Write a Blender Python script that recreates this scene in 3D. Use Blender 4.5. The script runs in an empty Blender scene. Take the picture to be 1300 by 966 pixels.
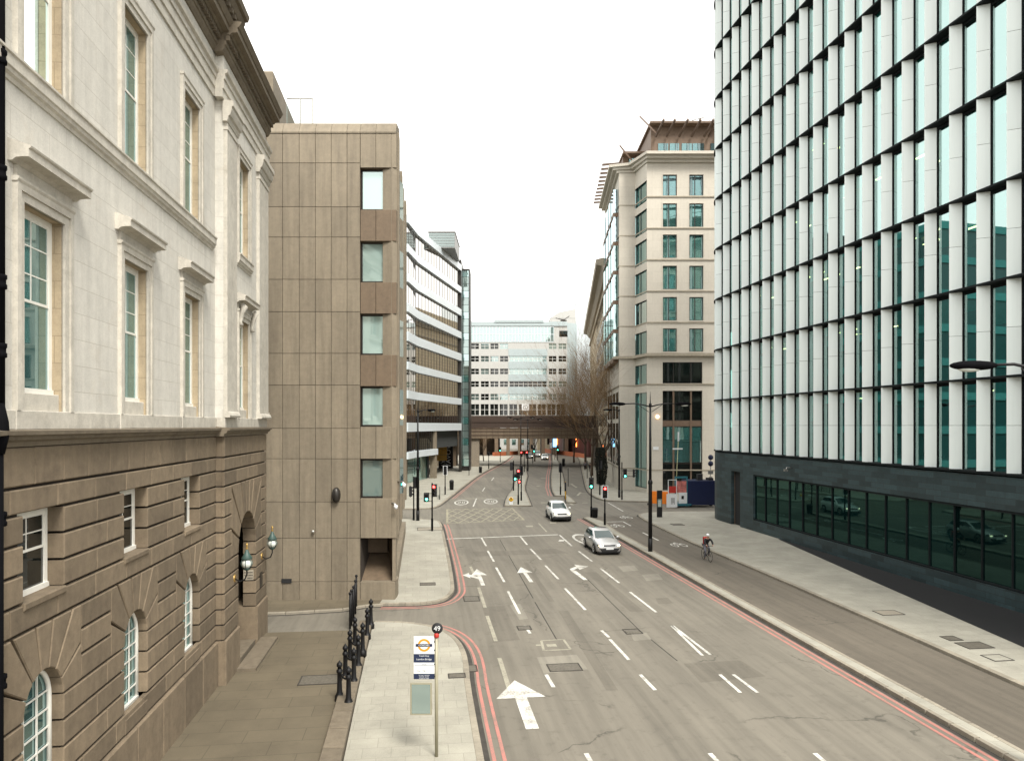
import bpy, bmesh, math, random
from mathutils import Vector, Matrix
R = math.radians
random.seed(7)
sc = bpy.context.scene
COL = sc.collection
H = 8.7          # eye height above the road
F = 900.0        # focal length in photo pixels
def G(px, py, z=0.0):
    """where the eye line through a photo pixel meets the level z (used only to read off real positions)"""
    Y = F * (H - z) / (py - 540.0)
    return ((px - 650.0) / F * Y, Y)

# ------------------------------------------------------------------ mesh builder
def inset(poly, d):
    n = len(poly); out = []
    area = sum(poly[i][0]*poly[(i+1) % n][1]-poly[(i+1) % n][0]*poly[i][1] for i in range(n))
    sg = 1 if area > 0 else -1
    for i in range(n):
        p0, p1, p2 = poly[i-1], poly[i], poly[(i+1) % n]
        e1 = Vector((p1[0]-p0[0], p1[1]-p0[1])); e2 = Vector((p2[0]-p1[0], p2[1]-p1[1]))
        if e1.length < 1e-6 or e2.length < 1e-6: out.append(p1); continue
        e1.normalize(); e2.normalize()
        n1 = Vector((-e1.y, e1.x))*sg; n2 = Vector((-e2.y, e2.x))*sg
        b = n1+n2
        if b.length < 1e-6: b = n1
        b.normalize(); c = max(b.dot(n1), .35)
        out.append((p1[0]+b.x*d/c, p1[1]+b.y*d/c))
    return out
class MB:
    def __init__(s): s.v = []; s.f = []; s.m = []; s.s = []
    def add(s, vs, fs, mi=0, sm=False):
        o = len(s.v); s.v += [tuple(v) for v in vs]
        for f in fs: s.f.append([o+i for i in f]); s.m.append(mi); s.s.append(sm)
    def quad(s, a, b, c, d, mi=0): s.add([a, b, c, d], [(0, 1, 2, 3)], mi)
    def box(s, x0, x1, y0, y1, z0, z1, mi=0):
        s.add([(x0,y0,z0),(x1,y0,z0),(x1,y1,z0),(x0,y1,z0),(x0,y0,z1),(x1,y0,z1),(x1,y1,z1),(x0,y1,z1)],
              [(0,3,2,1),(4,5,6,7),(0,1,5,4),(1,2,6,5),(2,3,7,6),(3,0,4,7)], mi)
    def obox(s, c, ax, ay, az, mi=0):
        c = Vector(c); ax = Vector(ax); ay = Vector(ay); az = Vector(az)
        vs = [c+i*ax+j*ay+k*az for k in (-1, 1) for (i, j) in ((-1,-1),(1,-1),(1,1),(-1,1))]
        s.add(vs, [(0,3,2,1),(4,5,6,7),(0,1,5,4),(1,2,6,5),(2,3,7,6),(3,0,4,7)], mi)
    def prism(s, poly, a, b, ch=0.0, plane='xz', mi=0):
        """polygon extruded; plane xz -> along y from a (front) to b; plane xy -> z from a to b (top chamfered)"""
        n = len(poly); P = (lambda p, t: (p[0], t, p[1])) if plane == 'xz' else (lambda p, t: (p[0], p[1], t))
        vs = []; rings = []
        if plane == 'xz':
            if ch > 0: rings = [(inset(poly, ch), a), (poly, a+ch), (poly, b)]
            else: rings = [(poly, a), (poly, b)]
        else:
            if ch > 0: rings = [(inset(poly, ch), b), (poly, b-ch), (poly, a)]
            else: rings = [(poly, b), (poly, a)]
        for pl, t in rings: vs += [P(p, t) for p in pl]
        fs = [tuple(range(n)), tuple(reversed(range((len(rings)-1)*n, len(rings)*n)))]
        for r in range(len(rings)-1):
            for i in range(n):
                j = (i+1) % n; fs.append((r*n+i, (r+1)*n+i, (r+1)*n+j, r*n+j))
        s.add(vs, fs, mi)
    def block(s, x0, x1, z0, z1, y0, y1, ch=.02, mi=0):
        s.prism([(x0, z0), (x1, z0), (x1, z1), (x0, z1)], y0, y1, ch, 'xz', mi)
    def profile(s, prof, x0, x1, mi=0):
        """closed (y,z) profile swept along x"""
        n = len(prof)
        vs = [(x0, p[0], p[1]) for p in prof]+[(x1, p[0], p[1]) for p in prof]
        fs = [tuple(range(n)), tuple(reversed(range(n, 2*n)))]+[(i, i+n, (i+1) % n+n, (i+1) % n) for i in range(n)]
        s.add(vs, fs, mi)
    def tube(s, pts, rad, n=8, mi=0, cap=True, sm=True):
        pts = [Vector(p) for p in pts]
        if not hasattr(rad, '__len__'): rad = [rad]*len(pts)
        vs = []; up = None
        for i, p in enumerate(pts):
            d = (pts[min(i+1, len(pts)-1)]-pts[max(i-1, 0)])
            if d.length < 1e-9: d = Vector((0, 0, 1))
            d.normalize()
            if up is None: up = Vector((1, 0, 0)) if abs(d.x) < .8 else Vector((0, 1, 0))
            a = d.cross(up); a.normalize(); b = d.cross(a); up = -b if False else up
            for k in range(n):
                t = 2*math.pi*k/n
                vs.append(p+(a*math.cos(t)+b*math.sin(t))*rad[i])
        fs = []
        for i in range(len(pts)-1):
            for k in range(n):
                l = (k+1) % n; fs.append((i*n+k, i*n+l, (i+1)*n+l, (i+1)*n+k))
        s.add(vs, fs, mi, sm)
        if cap:
            s.add(vs[:n], [tuple(reversed(range(n)))], mi); s.add(vs[-n:], [tuple(range(n))], mi)
    def lathe(s, prof, c=(0, 0, 0), n=16, axis='z', mi=0, sm=True):
        vs = []
        for r, t in prof:
            for k in range(n):
                a = 2*math.pi*k/n; u, w = r*math.cos(a), r*math.sin(a)
                q = {'z': (u, w, t), 'x': (t, u, w), 'y': (u, t, w)}[axis]
                vs.append((c[0]+q[0], c[1]+q[1], c[2]+q[2]))
        fs = []
        for i in range(len(prof)-1):
            for k in range(n):
                l = (k+1) % n; fs.append((i*n+k, i*n+l, (i+1)*n+l, (i+1)*n+k))
        s.add(vs, fs, mi, sm)
    def ball(s, c, rx, ry=None, rz=None, n=12, m=8, mi=0):
        ry = rx if ry is None else ry; rz = rx if rz is None else rz
        vs = []
        for i in range(m+1):
            ph = math.pi*i/m
            for k in range(n):
                a = 2*math.pi*k/n
                vs.append((c[0]+rx*math.sin(ph)*math.cos(a), c[1]+ry*math.sin(ph)*math.sin(a), c[2]+rz*math.cos(ph)))
        fs = [(i*n+k, (i+1)*n+k, (i+1)*n+(k+1) % n, i*n+(k+1) % n) for i in range(m) for k in range(n)]
        s.add(vs, fs, mi, True)
    def build(s, name, mats, parent=None, fix=True):
        if not s.f: return None
        me = bpy.data.meshes.new(name)
        me.from_pydata(s.v, [], s.f)
        if not isinstance(mats, (list, tuple)): mats = [mats]
        for m in mats: me.materials.append(m)
        me.polygons.foreach_set('material_index', s.m)
        me.polygons.foreach_set('use_smooth', s.s)
        if fix:
            bm = bmesh.new(); bm.from_mesh(me)
            bmesh.ops.remove_doubles(bm, verts=[v for v in bm.verts], dist=1e-5) if any(s.s) else None
            bmesh.ops.recalc_face_normals(bm, faces=bm.faces); bm.to_mesh(me); bm.free()
        me.update()
        o = bpy.data.objects.new(name, me); COL.objects.link(o)
        if parent is not None: o.parent = parent
        return o
def tag(o, label=None, cat=None, group=None, kind=None):
    if label: o['label'] = label
    if cat: o['category'] = cat
    if group: o['group'] = group
    if kind: o['kind'] = kind
    return o
def thing(name, label, cat, loc=(0, 0, 0), rz=0.0, group=None):
    o = bpy.data.objects.new(name, None); COL.objects.link(o)
    o.empty_display_size = .2; o.location = loc; o.rotation_euler = (0, 0, rz)
    return tag(o, label, cat, group)
def struct(o): o['kind'] = 'structure'; return o
def copy_tree(o, parent=None):
    c = o.copy(); COL.objects.link(c)
    if parent is not None: c.parent = parent
    for ch in list(o.children): copy_tree(ch, c)
    return c
def capped(items, name, mats, parent, cap=100, key=None, each=None):
    """items: (key, MB).  The first `cap` by key stand as parts, the rest as one part"""
    items = sorted(items, key=lambda t: t[0])
    for k, (kk, mb) in enumerate(items[:cap]):
        o = mb.build(name, mats, parent, False)
        if each: each(o, k)
    if items[cap:]:
        r = MB()
        for _, mb in items[cap:]:
            o = len(r.v); r.v += mb.v; r.f += [[o+i for i in f] for f in mb.f]; r.m += mb.m; r.s += mb.s
        o = r.build(name, mats, parent, False); o['kind'] = 'stuff'

# ------------------------------------------------------------------ materials
class N:
    def __init__(s, name):
        s.mat = bpy.data.materials.new(name); s.mat.use_nodes = True
        s.t = s.mat.node_tree; s.b = s.t.nodes['Principled BSDF']
        s.out = s.t.nodes['Material Output']
    def n(s, typ, **kw):
        o = s.t.nodes.new(typ)
        for k, v in kw.items():
            if k.startswith('i_'): o.inputs[k[2:].replace('_', ' ')].default_value = v
            else: setattr(o, k, v)
        return o
    def l(s, a, b): s.t.links.new(a, b)
    def coord(s, which='Object'):
        return s.n('ShaderNodeTexCoord').outputs[which]
    def mapping(s, vec, scale=(1, 1, 1), rot=(0, 0, 0)):
        m = s.n('ShaderNodeMapping'); m.inputs['Scale'].default_value = scale; m.inputs['Rotation'].default_value = rot
        s.l(vec, m.inputs['Vector']); return m.outputs['Vector']
    def noise(s, vec, scale, detail=4, rough=.55):
        o = s.n('ShaderNodeTexNoise'); o.inputs['Scale'].default_value = scale
        o.inputs['Detail'].default_value = detail; o.inputs['Roughness'].default_value = rough
        s.l(vec, o.inputs['Vector']); return o.outputs['Fac']
    def ramp(s, fac, a, b, c0=(0, 0, 0, 1), c1=(1, 1, 1, 1)):
        o = s.n('ShaderNodeValToRGB'); e = o.color_ramp.elements
        e[0].position = a; e[1].position = b; e[0].color = c0; e[1].color = c1
        s.l(fac, o.inputs['Fac']); return o.outputs['Color']
    def mix(s, fac, a, b, mode='MIX'):
        o = s.n('ShaderNodeMix'); o.data_type = 'RGBA'; o.blend_type = mode
        if isinstance(fac, (int, float)): o.inputs[0].default_value = fac
        else: s.l(fac, o.inputs[0])
        for v, k in ((a, 6), (b, 7)):
            if isinstance(v, tuple): o.inputs[k].default_value = v if len(v) == 4 else (*v, 1)
            else: s.l(v, o.inputs[k])
        return o.outputs[2]
    def math(s, op, a, b=None):
        o = s.n('ShaderNodeMath'); o.operation = op
        for v, k in ((a, 0), (b, 1)):
            if v is None: continue
            if isinstance(v, (int, float)): o.inputs[k].default_value = v
            else: s.l(v, o.inputs[k])
        return o.outputs[0]
    def bump(s, h, strength=.3, dist=.02, prev=None):
        o = s.n('ShaderNodeBump'); o.inputs['Strength'].default_value = strength; o.inputs['Distance'].default_value = dist
        s.l(h, o.inputs['Height'])
        if prev is not None: s.l(prev, o.inputs['Normal'])
        return o.outputs['Normal']
    def fin(s, col=None, rough=.8, normal=None, metal=0.0, ior=None, spec=None):
        if col is not None:
            if isinstance(col, tuple): s.b.inputs['Base Color'].default_value = col if len(col) == 4 else (*col, 1)
            else: s.l(col, s.b.inputs['Base Color'])
        if isinstance(rough, (int, float)): s.b.inputs['Roughness'].default_value = rough
        else: s.l(rough, s.b.inputs['Roughness'])
        s.b.inputs['Metallic'].default_value = metal
        if ior: s.b.inputs['IOR'].default_value = ior
        if spec is not None: s.b.inputs['Specular IOR Level'].default_value = spec
        if normal is not None: s.l(normal, s.b.inputs['Normal'])
        return s.mat
def stone(name, base, var=.25, streak=.3, island=.0, grain=40, rough=.85, brick=None, mortar=(.1, .09, .08), dirt=(.06, .05, .04), dirt_amt=.3, msize=.012, bumpd=.01, bvar=.15, mid=.35):
    n = N(name); ob = n.coord()
    c = (*base, 1)
    big = n.noise(ob, .35, 5, .6)
    col = n.mix(n.ramp(big, .3, .75), tuple(x*(1-var) for x in base), tuple(min(1, x*(1+var*.7)) for x in base))
    st = n.noise(n.mapping(ob, (2.2, 2.2, .18)), 1.6, 5, .6)
    col = n.mix(n.math('MULTIPLY', n.ramp(st, .42, .66), streak), col, tuple(x*.5 for x in base))
    gr = n.noise(ob, grain, 3, .7)
    col = n.mix(.35, col, n.mix(n.ramp(gr, .3, .7), tuple(x*.7 for x in base), tuple(min(1, x*1.25) for x in base)))
    md = n.noise(ob, 3.6, 9, .78)
    col = n.mix(mid, col, n.mix(n.ramp(md, .36, .64), tuple(x*.55 for x in base), tuple(min(1, x*1.3) for x in base)))
    d = n.noise(ob, 1.1, 8, .75)
    col = n.mix(n.math('MULTIPLY', n.ramp(d, .55, .72), dirt_amt), col, dirt)
    hgt = gr
    if island > 0:
        g = n.n('ShaderNodeNewGeometry').outputs['Random Per Island']
        v = n.math('ADD', n.math('MULTIPLY', g, 2*island), 1-island)
        vm = n.n('ShaderNodeVectorMath', operation='SCALE'); n.l(col, vm.inputs[0]); n.l(v, vm.inputs['Scale'])
        col = vm.outputs[0]
    nm = n.bump(gr, .25, bumpd)
    if brick:
        sp = n.n('ShaderNodeSeparateXYZ'); n.l(ob, sp.inputs[0])
        cb = n.n('ShaderNodeCombineXYZ')
        if len(brick) > 2 and brick[2] == 'xy': n.l(sp.outputs[0], cb.inputs[0]); n.l(sp.outputs[1], cb.inputs[1])
        else:
            n.l(n.math('ADD', sp.outputs[0], sp.outputs[1]), cb.inputs[0]); n.l(sp.outputs[2], cb.inputs[1])
        b = n.n('ShaderNodeTexBrick'); n.l(cb.outputs[0], b.inputs['Vector'])
        b.inputs['Scale'].default_value = 1; b.inputs['Brick Width'].default_value = brick[0]; b.inputs['Row Height'].default_value = brick[1]
        b.inputs['Mortar Size'].default_value = msize; b.inputs['Mortar Smooth'].default_value = .1
        b.inputs['Color1'].default_value = (1-bvar, 1-bvar, 1-bvar, 1); b.inputs['Color2'].default_value = (1+bvar*.6, 1+bvar*.6, 1+bvar*.6, 1); b.inputs['Mortar'].default_value = (1, 1, 1, 1)
        col = n.mix(1.0, col, b.outputs['Color'], 'MULTIPLY')
        col = n.mix(n.math('MULTIPLY', b.outputs['Fac'], .8), col, mortar)
        nm = n.bump(n.math('SUBTRACT', 1.0, b.outputs['Fac']), .5, .01, nm)
    return n.fin(col, rough, nm)
def plain(name, col, rough=.5, metal=0.0, var=.1, ior=None, scale=3.0, bump=0.0, spec=None):
    n = N(name); ob = n.coord()
    ns = n.noise(ob, scale, 5, .6)
    c = n.mix(n.ramp(ns, .3, .7), tuple(x*(1-var) for x in col), tuple(min(1, x*(1+var)) for x in col))
    return n.fin(c, rough, n.bump(ns, bump, .01) if bump else None, metal, ior, spec)
def glass(name, col, ior=1.6, rough=.02, wav=.006, var=.3):
    n = N(name); ob = n.coord()
    ns = n.noise(ob, .45, 2, .5)
    g = n.n('ShaderNodeObjectInfo').outputs['Random']
    k = n.math('ADD', n.math('MULTIPLY', g, var*2), 1-var)
    vm = n.n('ShaderNodeVectorMath', operation='SCALE'); vm.inputs[0].default_value = col; n.l(k, vm.inputs['Scale'])
    return n.fin(vm.outputs[0], rough, n.bump(ns, .25, wav), 0, ior)
def mirror(name, col, amt, gcol=(1, 1, 1)):
    n = N(name); n.t.nodes.remove(n.b)
    df = n.n('ShaderNodeBsdfDiffuse')
    g = n.n('ShaderNodeObjectInfo').outputs['Random']
    vm = n.n('ShaderNodeVectorMath', operation='SCALE'); vm.inputs[0].default_value = col; n.l(n.math('ADD', n.math('MULTIPLY', g, .7), .65), vm.inputs['Scale']); n.l(vm.outputs[0], df.inputs[0])
    gl = n.n('ShaderNodeBsdfGlossy'); gl.inputs['Roughness'].default_value = .02; gl.inputs['Color'].default_value = (*gcol, 1)
    ns = n.noise(n.coord(), .6, 2, .5); n.l(n.bump(ns, .25, .01), gl.inputs['Normal'])
    fr = n.n('ShaderNodeFresnel'); fr.inputs[0].default_value = 1.6
    f = n.math('ADD', n.math('MULTIPLY', fr.outputs[0], 1-amt), amt)
    m = n.n('ShaderNodeMixShader'); n.l(f, m.inputs[0]); n.l(df.outputs[0], m.inputs[1]); n.l(gl.outputs[0], m.inputs[2])
    n.l(m.outputs[0], n.out.inputs[0]); return n.mat
def see_glass(name, tint, ior=1.9, amt=0.0):
    n = N(name); n.t.nodes.remove(n.b)
    tr = n.n('ShaderNodeBsdfTransparent'); tr.inputs[0].default_value = (*tint, 1)
    gl = n.n('ShaderNodeBsdfGlossy'); gl.inputs['Roughness'].default_value = .012; gl.inputs['Color'].default_value = (.70, .95, .92, 1)
    ns = n.noise(n.coord(), .5, 2, .5); n.l(n.bump(ns, .2, .006), gl.inputs['Normal'])
    fr = n.n('ShaderNodeFresnel'); fr.inputs[0].default_value = ior
    ff = n.math('ADD', n.math('MULTIPLY', fr.outputs[0], 1-amt), amt)
    m = n.n('ShaderNodeMixShader'); n.l(ff, m.inputs[0]); n.l(tr.outputs[0], m.inputs[1]); n.l(gl.outputs[0], m.inputs[2])
    n.l(m.outputs[0], n.out.inputs[0]); return n.mat
def emit(name, col, st):
    n = N(name); n.b.inputs['Base Color'].default_value = (*col, 1)
    n.b.inputs['Emission Color'].default_value = (*col, 1); n.b.inputs['Emission Strength'].default_value = st
    return n.mat
def finpaint():
    n = N('white_facade_panel'); ob = n.coord()
    g = n.n('ShaderNodeNewGeometry').outputs['Random Per Island']
    st = n.noise(n.mapping(ob, (3, 3, .15)), 1.2, 4, .6)
    v = n.math('ADD', n.math('MULTIPLY', g, .10), .92)
    col = n.mix(n.math('MULTIPLY', n.ramp(st, .45, .8), .22), (.84, .92, .90), (.62, .69, .675))
    vm = n.n('ShaderNodeVectorMath', operation='SCALE'); n.l(col, vm.inputs[0]); n.l(v, vm.inputs['Scale'])
    return n.fin(vm.outputs[0], .4)
M = {}
M['rust'] = stone('rusticated_stone', (.200, .155, .104), .34, .8, .2, 30, .9, None, dirt=(.05, .035, .025), dirt_amt=.45)
M['rust_gap'] = stone('stone_joint', (.030, .022, .016), .2, .2)
M['ashlar'] = stone('portland_stone', (.62, .60, .545), .08, .42, 0, 30, .85, (1.25, .52), (.42, .39, .34), dirt=(.46, .38, .28), dirt_amt=.3, msize=.006, bvar=.04, mid=.2)
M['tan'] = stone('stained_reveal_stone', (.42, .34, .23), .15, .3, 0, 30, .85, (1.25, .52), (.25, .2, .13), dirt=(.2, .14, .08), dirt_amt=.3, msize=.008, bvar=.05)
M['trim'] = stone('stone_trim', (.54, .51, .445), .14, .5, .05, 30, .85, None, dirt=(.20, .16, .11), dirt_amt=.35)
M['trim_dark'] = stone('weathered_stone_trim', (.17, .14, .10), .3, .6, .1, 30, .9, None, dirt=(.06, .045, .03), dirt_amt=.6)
M['concrete'] = stone('brown_granite_cladding', (.232, .194, .140), .22, .8, .12, 60, .75, None, dirt=(.12, .085, .06), dirt_amt=.25, mid=.22)
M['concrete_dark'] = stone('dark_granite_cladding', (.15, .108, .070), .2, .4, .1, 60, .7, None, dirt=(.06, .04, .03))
M['conc_gap'] = plain('cladding_joint', (.045, .035, .027), .9)
M['limestone'] = stone('pale_limestone', (.57, .53, .455), .06, .12, 0, 30, .8, (2.4, 1.35), (.42, .38, .31), dirt_amt=.06, msize=.01, bvar=.03, mid=.12)
M['lime_trim'] = stone('limestone_string', (.36, .32, .25), .1, .3, .05)
M['old_stone'] = stone('old_cream_stone', (.46, .39, .27), .14, .3, 0, 20, .85, (1.6, .8), (.2, .16, .1), msize=.04, dirt_amt=.25, bvar=.06)
M['blackstone'] = stone('dark_slate_cladding', (.032, .056, .062), .3, .2, 0, 30, .5, (1.15, .31), (.012, .014, .014), dirt=(.04, .045, .042), dirt_amt=.3, msize=.012, bvar=.45)
M['black'] = plain('black_paint', (.006, .006, .007), .5, spec=.3)
M['blackmat'] = plain('black_matt', (.016, .016, .017), .75)
M['dkmetal'] = plain('dark_bronze_metal', (.030, .026, .022), .4, .3)
M['edge'] = plain('dark_floor_edge', (.010, .013, .014), .8, spec=.15)
M['fin'] = finpaint()
M['white'] = plain('white_paint', (.78, .78, .75), .4, 0, .04)
M['cream'] = plain('cream_sash_paint', (.80, .79, .73), .4, 0, .05)
M['bandw'] = plain('pale_blue_white_panel', (.62, .68, .71), .35, 0, .05)
M['grey'] = plain('grey_metal', (.22, .22, .21), .5, .2)
M['steel'] = plain('brushed_steel', (.45, .44, .41), .35, .8)
M['brownclad'] = plain('brown_rooftop_cladding', (.15, .10, .066), .6, 0, .15)
M['timber'] = plain('brown_timber_beam', (.10, .065, .045), .7)
M['pipe'] = plain('black_iron_pipe', (.004, .004, .005), .8, spec=.05)
M['brass'] = plain('brass', (.55, .36, .12), .3, .8)
M['sash_glass'] = mirror('sash_glass', (.05, .12, .12), .25, (.8, 1, 1))
M['dark_glass'] = glass('dark_glass', (.008, .010, .009), 1.65)
M['teal_glass'] = mirror('teal_glass', (.05, .15, .14), .48, (.80, .97, .97))
M['bronze_glass'] = mirror('bronze_glass', (.014, .011, .008), .58, (.95, .93, .90))
M['base_glass'] = mirror('black_green_glass', (.002, .010, .010), 0.0, (.42, .80, .70))
M['blue_glass'] = mirror('sky_glass', (.10, .16, .17), .5, (.8, .95, 1))
M['office_glass'] = mirror('pale_office_glass', (.15, .20, .19), .28, (.85, 1, .98))
M['fac_glass'] = see_glass('green_curtain_glass', (.42, .72, .66), 2.0, .42)
M['pale_window'] = mirror('pale_window_glass', (.27, .37, .35), .32, (.85, 1, .98))
M['screen_glass'] = see_glass('clear_glass_screen', (.93, .96, .96), 1.08)
M['curtain'] = plain('net_curtain', (.45, .52, .50), .9)
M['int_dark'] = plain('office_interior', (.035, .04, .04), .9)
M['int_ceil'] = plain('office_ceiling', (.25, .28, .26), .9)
M['blind'] = plain('teal_roller_blind', (.04, .60, .52), .9, 0, .2)
M['orange'] = plain('orange_plastic', (.85, .22, .015), .5)
M['navy'] = plain('navy_paint', (.008, .014, .055), .4)
M['teal'] = plain('teal_paint', (.03, .15, .19), .4)
M['redp'] = plain('red_paint', (.45, .03, .02), .5)
M['yellow'] = plain('yellow_paint', (.75, .42, .02), .5)
M['blue'] = plain('blue_sign_face', (.05, .25, .6), .4)
M['signwhite'] = plain('white_sign_face', (.75, .77, .78), .4, 0, .03)
M['signnavy'] = plain('navy_sign_face', (.012, .022, .06), .4)
M['signorange'] = plain('orange_sign_ring', (.85, .30, .02), .4, 0, .03)
M['poleg'] = plain('beige_grey_pole', (.30, .28, .20), .45, .1)
M['rubber'] = plain('tyre_rubber', (.015, .015, .015), .8)
M['carglass'] = glass('car_glass', (.03, .05, .05), 1.6, .02, 0)
M['chrome'] = plain('chrome', (.7, .7, .7), .15, .9)
def paint(name, col, metal=0.0):
    n = N(name); n.b.inputs['Coat Weight'].default_value = .8; n.b.inputs['Coat Roughness'].default_value = .05
    return n.fin(col, .35, None, metal)
M['carsilver'] = paint('silver_car_paint', (.50, .50, .50), .5)
M['carwhite'] = paint('white_car_paint', (.76, .77, .76))
M['cargrey'] = paint('grey_car_paint', (.18, .19, .2), .3)
M['head'] = emit('headlamp_glow', (1, .80, .52), 5)
M['redlit'] = emit('red_signal_glow', (1, .035, .03), 9)
M['greenlit'] = emit('green_signal_glow', (.08, 1, .62), 5)
M['lens_off'] = plain('unlit_signal_lens', (.02, .015, .012), .25)
M['officelit'] = emit('office_light_glow', (1, .82, .38), 3.0)
M['warmlit'] = emit('warm_wall_light_glow', (1, .62, .32), 3.0)
M['orangelit'] = emit('orange_tunnel_light_glow', (1, .22, .05), 3.0)
M['bluelit'] = emit('blue_sign_glow', (.25, .6, 1), 1.4)
M['globe'] = plain('frosted_globe', (.62, .66, .62), .25)
M['greencu'] = plain('green_lantern_top', (.05, .09, .08), .5)
M['skin'] = plain('skin', (.45, .26, .18), .6)
M['cloth_black'] = plain('black_cloth', (.015, .015, .018), .9)
M['cloth_grey'] = plain('grey_cloth', (.12, .12, .14), .9)
M['cloth_pink'] = plain('salmon_cloth', (.62, .30, .22), .9)
M['cloth_blue'] = plain('denim_cloth', (.06, .09, .18), .9)
M['cloth_red'] = plain('red_cloth', (.42, .02, .02), .8)
M['hair'] = plain('dark_hair', (.012, .009, .008), .8)
M['bark'] = stone('tree_bark', (.085, .060, .040), .3, .2, 0, 15, .95)
M['twig'] = plain('bare_twigs', (.22, .14, .07), .9, 0, .3)
M['leaf'] = plain('dark_evergreen_leaf', (.012, .014, .008), .8, 0, .4)
M['kerb'] = stone('granite_kerb', (.29, .26, .205), .2, .3, .14, 60, .85)
M['gutter'] = plain('dark_gutter', (.045, .04, .034), .9, 0, .3)  # darker tone for the strip along the kerbs, rims and joints

def asphalt(name, base, ang=R(7.4)):
    n = N(name); ob = n.coord()
    rot = n.mapping(ob, (1, 1, 1), (0, 0, -ang))
    tr = n.noise(n.mapping(rot, (1.0, .035, 1)), .85, 3, .5)
    tr2 = n.noise(n.mapping(rot, (1.0, .05, 1)), 3.2, 4, .6)
    big = n.noise(ob, .16, 5, .6)
    fine = n.noise(ob, 55, 4, .8)
    mid = n.noise(ob, 2.2, 7, .7)
    d = tuple(x*.58 for x in base); l = tuple(x*1.32 for x in base)
    col = n.mix(n.ramp(tr, .38, .62), d, l)
    col = n.mix(.5, col, n.mix(n.ramp(tr2, .4, .6), d, l))
    col = n.mix(.35, col, n.mix(n.ramp(big, .35, .65), d, l))
    col = n.mix(.30, col, n.mix(n.ramp(fine, .25, .75), tuple(x*.4 for x in base), tuple(x*1.7 for x in base)))
    col = n.mix(n.math('MULTIPLY', n.ramp(mid, .54, .68), .4), col, tuple(x*.5 for x in base))
    vo = n.n('ShaderNodeTexVoronoi'); vo.feature = 'DISTANCE_TO_EDGE'; vo.inputs['Scale'].default_value = .17
    dist = n.n('ShaderNodeVectorMath', operation='ADD'); n.l(ob, dist.inputs[0])
    nn = n.n('ShaderNodeTexNoise'); nn.inputs['Scale'].default_value = 1.3; nn.inputs['Detail'].default_value = 6; n.l(ob, nn.inputs['Vector']); n.l(nn.outputs['Color'], dist.inputs[1])
    n.l(dist.outputs[0], vo.inputs['Vector'])
    cr = n.ramp(vo.outputs['Distance'], .0, .008, (1, 1, 1, 1), (0, 0, 0, 1))
    gate = n.ramp(n.noise(ob, .3, 2), .48, .56)
    crk = n.math('MULTIPLY', n.math('MULTIPLY', cr, gate), .75)
    col = n.mix(crk, col, tuple(x*.3 for x in base))
    return n.fin(col, .82, n.bump(fine, .5, .006))
def slabs(name, base, w, h, ang=R(7.4), mortar=.5):
    n = N(name); ob = n.coord()
    rot = n.mapping(ob, (1, 1, 1), (0, 0, -ang))
    b = n.n('ShaderNodeTexBrick'); n.l(rot, b.inputs['Vector']); b.inputs['Scale'].default_value = 1
    b.inputs['Brick Width'].default_value = w; b.inputs['Row Height'].default_value = h; b.inputs['Mortar Size'].default_value = .012
    b.inputs['Color1'].default_value = (.9, .9, .9, 1); b.inputs['Color2'].default_value = (1.06, 1.06, 1.06, 1); b.inputs['Mortar'].default_value = (1, 1, 1, 1)
    big = n.noise(ob, .5, 6, .65); fine = n.noise(ob, 45, 4, .7)
    col = n.mix(n.ramp(big, .3, .7), tuple(x*.74 for x in base), tuple(min(1, x*1.16) for x in base))
    col = n.mix(.8, col, n.mix(1.0, col, b.outputs['Color'], 'MULTIPLY'))
    col = n.mix(.25, col, n.mix(n.ramp(fine, .3, .7), tuple(x*.5 for x in base), tuple(min(1, x*1.4) for x in base)))
    st = n.noise(ob, 1.8, 8, .8)
    col = n.mix(n.math('MULTIPLY', n.ramp(st, .56, .7), .35), col, tuple(x*.4 for x in base))
    col = n.mix(n.math('MULTIPLY', b.outputs['Fac'], mortar), col, tuple(x*.35 for x in base))
    return n.fin(col, .8, n.bump(n.math('SUBTRACT', 1.0, b.outputs['Fac']), .4, .006, n.bump(fine, .3, .005)))
def worn(name, col, under, amt=.5):
    n = N(name); ob = n.coord()
    a = n.noise(ob, 14, 7, .8); b = n.noise(ob, 1.5, 3, .6)
    f = n.math('MULTIPLY', n.ramp(n.math('ADD', n.math('MULTIPLY', a, .6), n.math('MULTIPLY', b, .4)), .47, .6), amt)
    return n.fin(n.mix(f, col, under), .7)
ASP = (.166, .151, .122)
M['asphalt'] = asphalt('worn_asphalt', ASP)
M['asphalt2'] = asphalt('cycle_lane_asphalt', (.125, .108, .084))
M['patch_light'] = asphalt('light_asphalt_patch', (.225, .208, .17))
M['patch_dark'] = asphalt('dark_asphalt_patch', (.135, .122, .098))
M['paving'] = slabs('pale_paving_slabs', (.345, .33, .275), .75, .6, mortar=.3)
M['yard'] = slabs('brown_yard_flags', (.130, .108, .072), 1.6, .8)
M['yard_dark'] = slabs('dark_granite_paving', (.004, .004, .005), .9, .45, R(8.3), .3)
M['ground'] = asphalt('far_ground', (.14, .13, .11))
M['mark'] = worn('worn_white_paint', (.64, .63, .58), ASP, .85)
M['mark_faded'] = worn('faded_cream_paint', (.34, .32, .25), ASP, .8)
M['mark_yellow'] = worn('faded_box_paint', (.31, .285, .20), ASP, 1.0)
M['red_line'] = worn('worn_red_paint', (.45, .18, .15), ASP, .7)
M['iron'] = plain('cast_iron_cover', (.12, .108, .086), .7, .1, .3, None, 9, .5)
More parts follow.
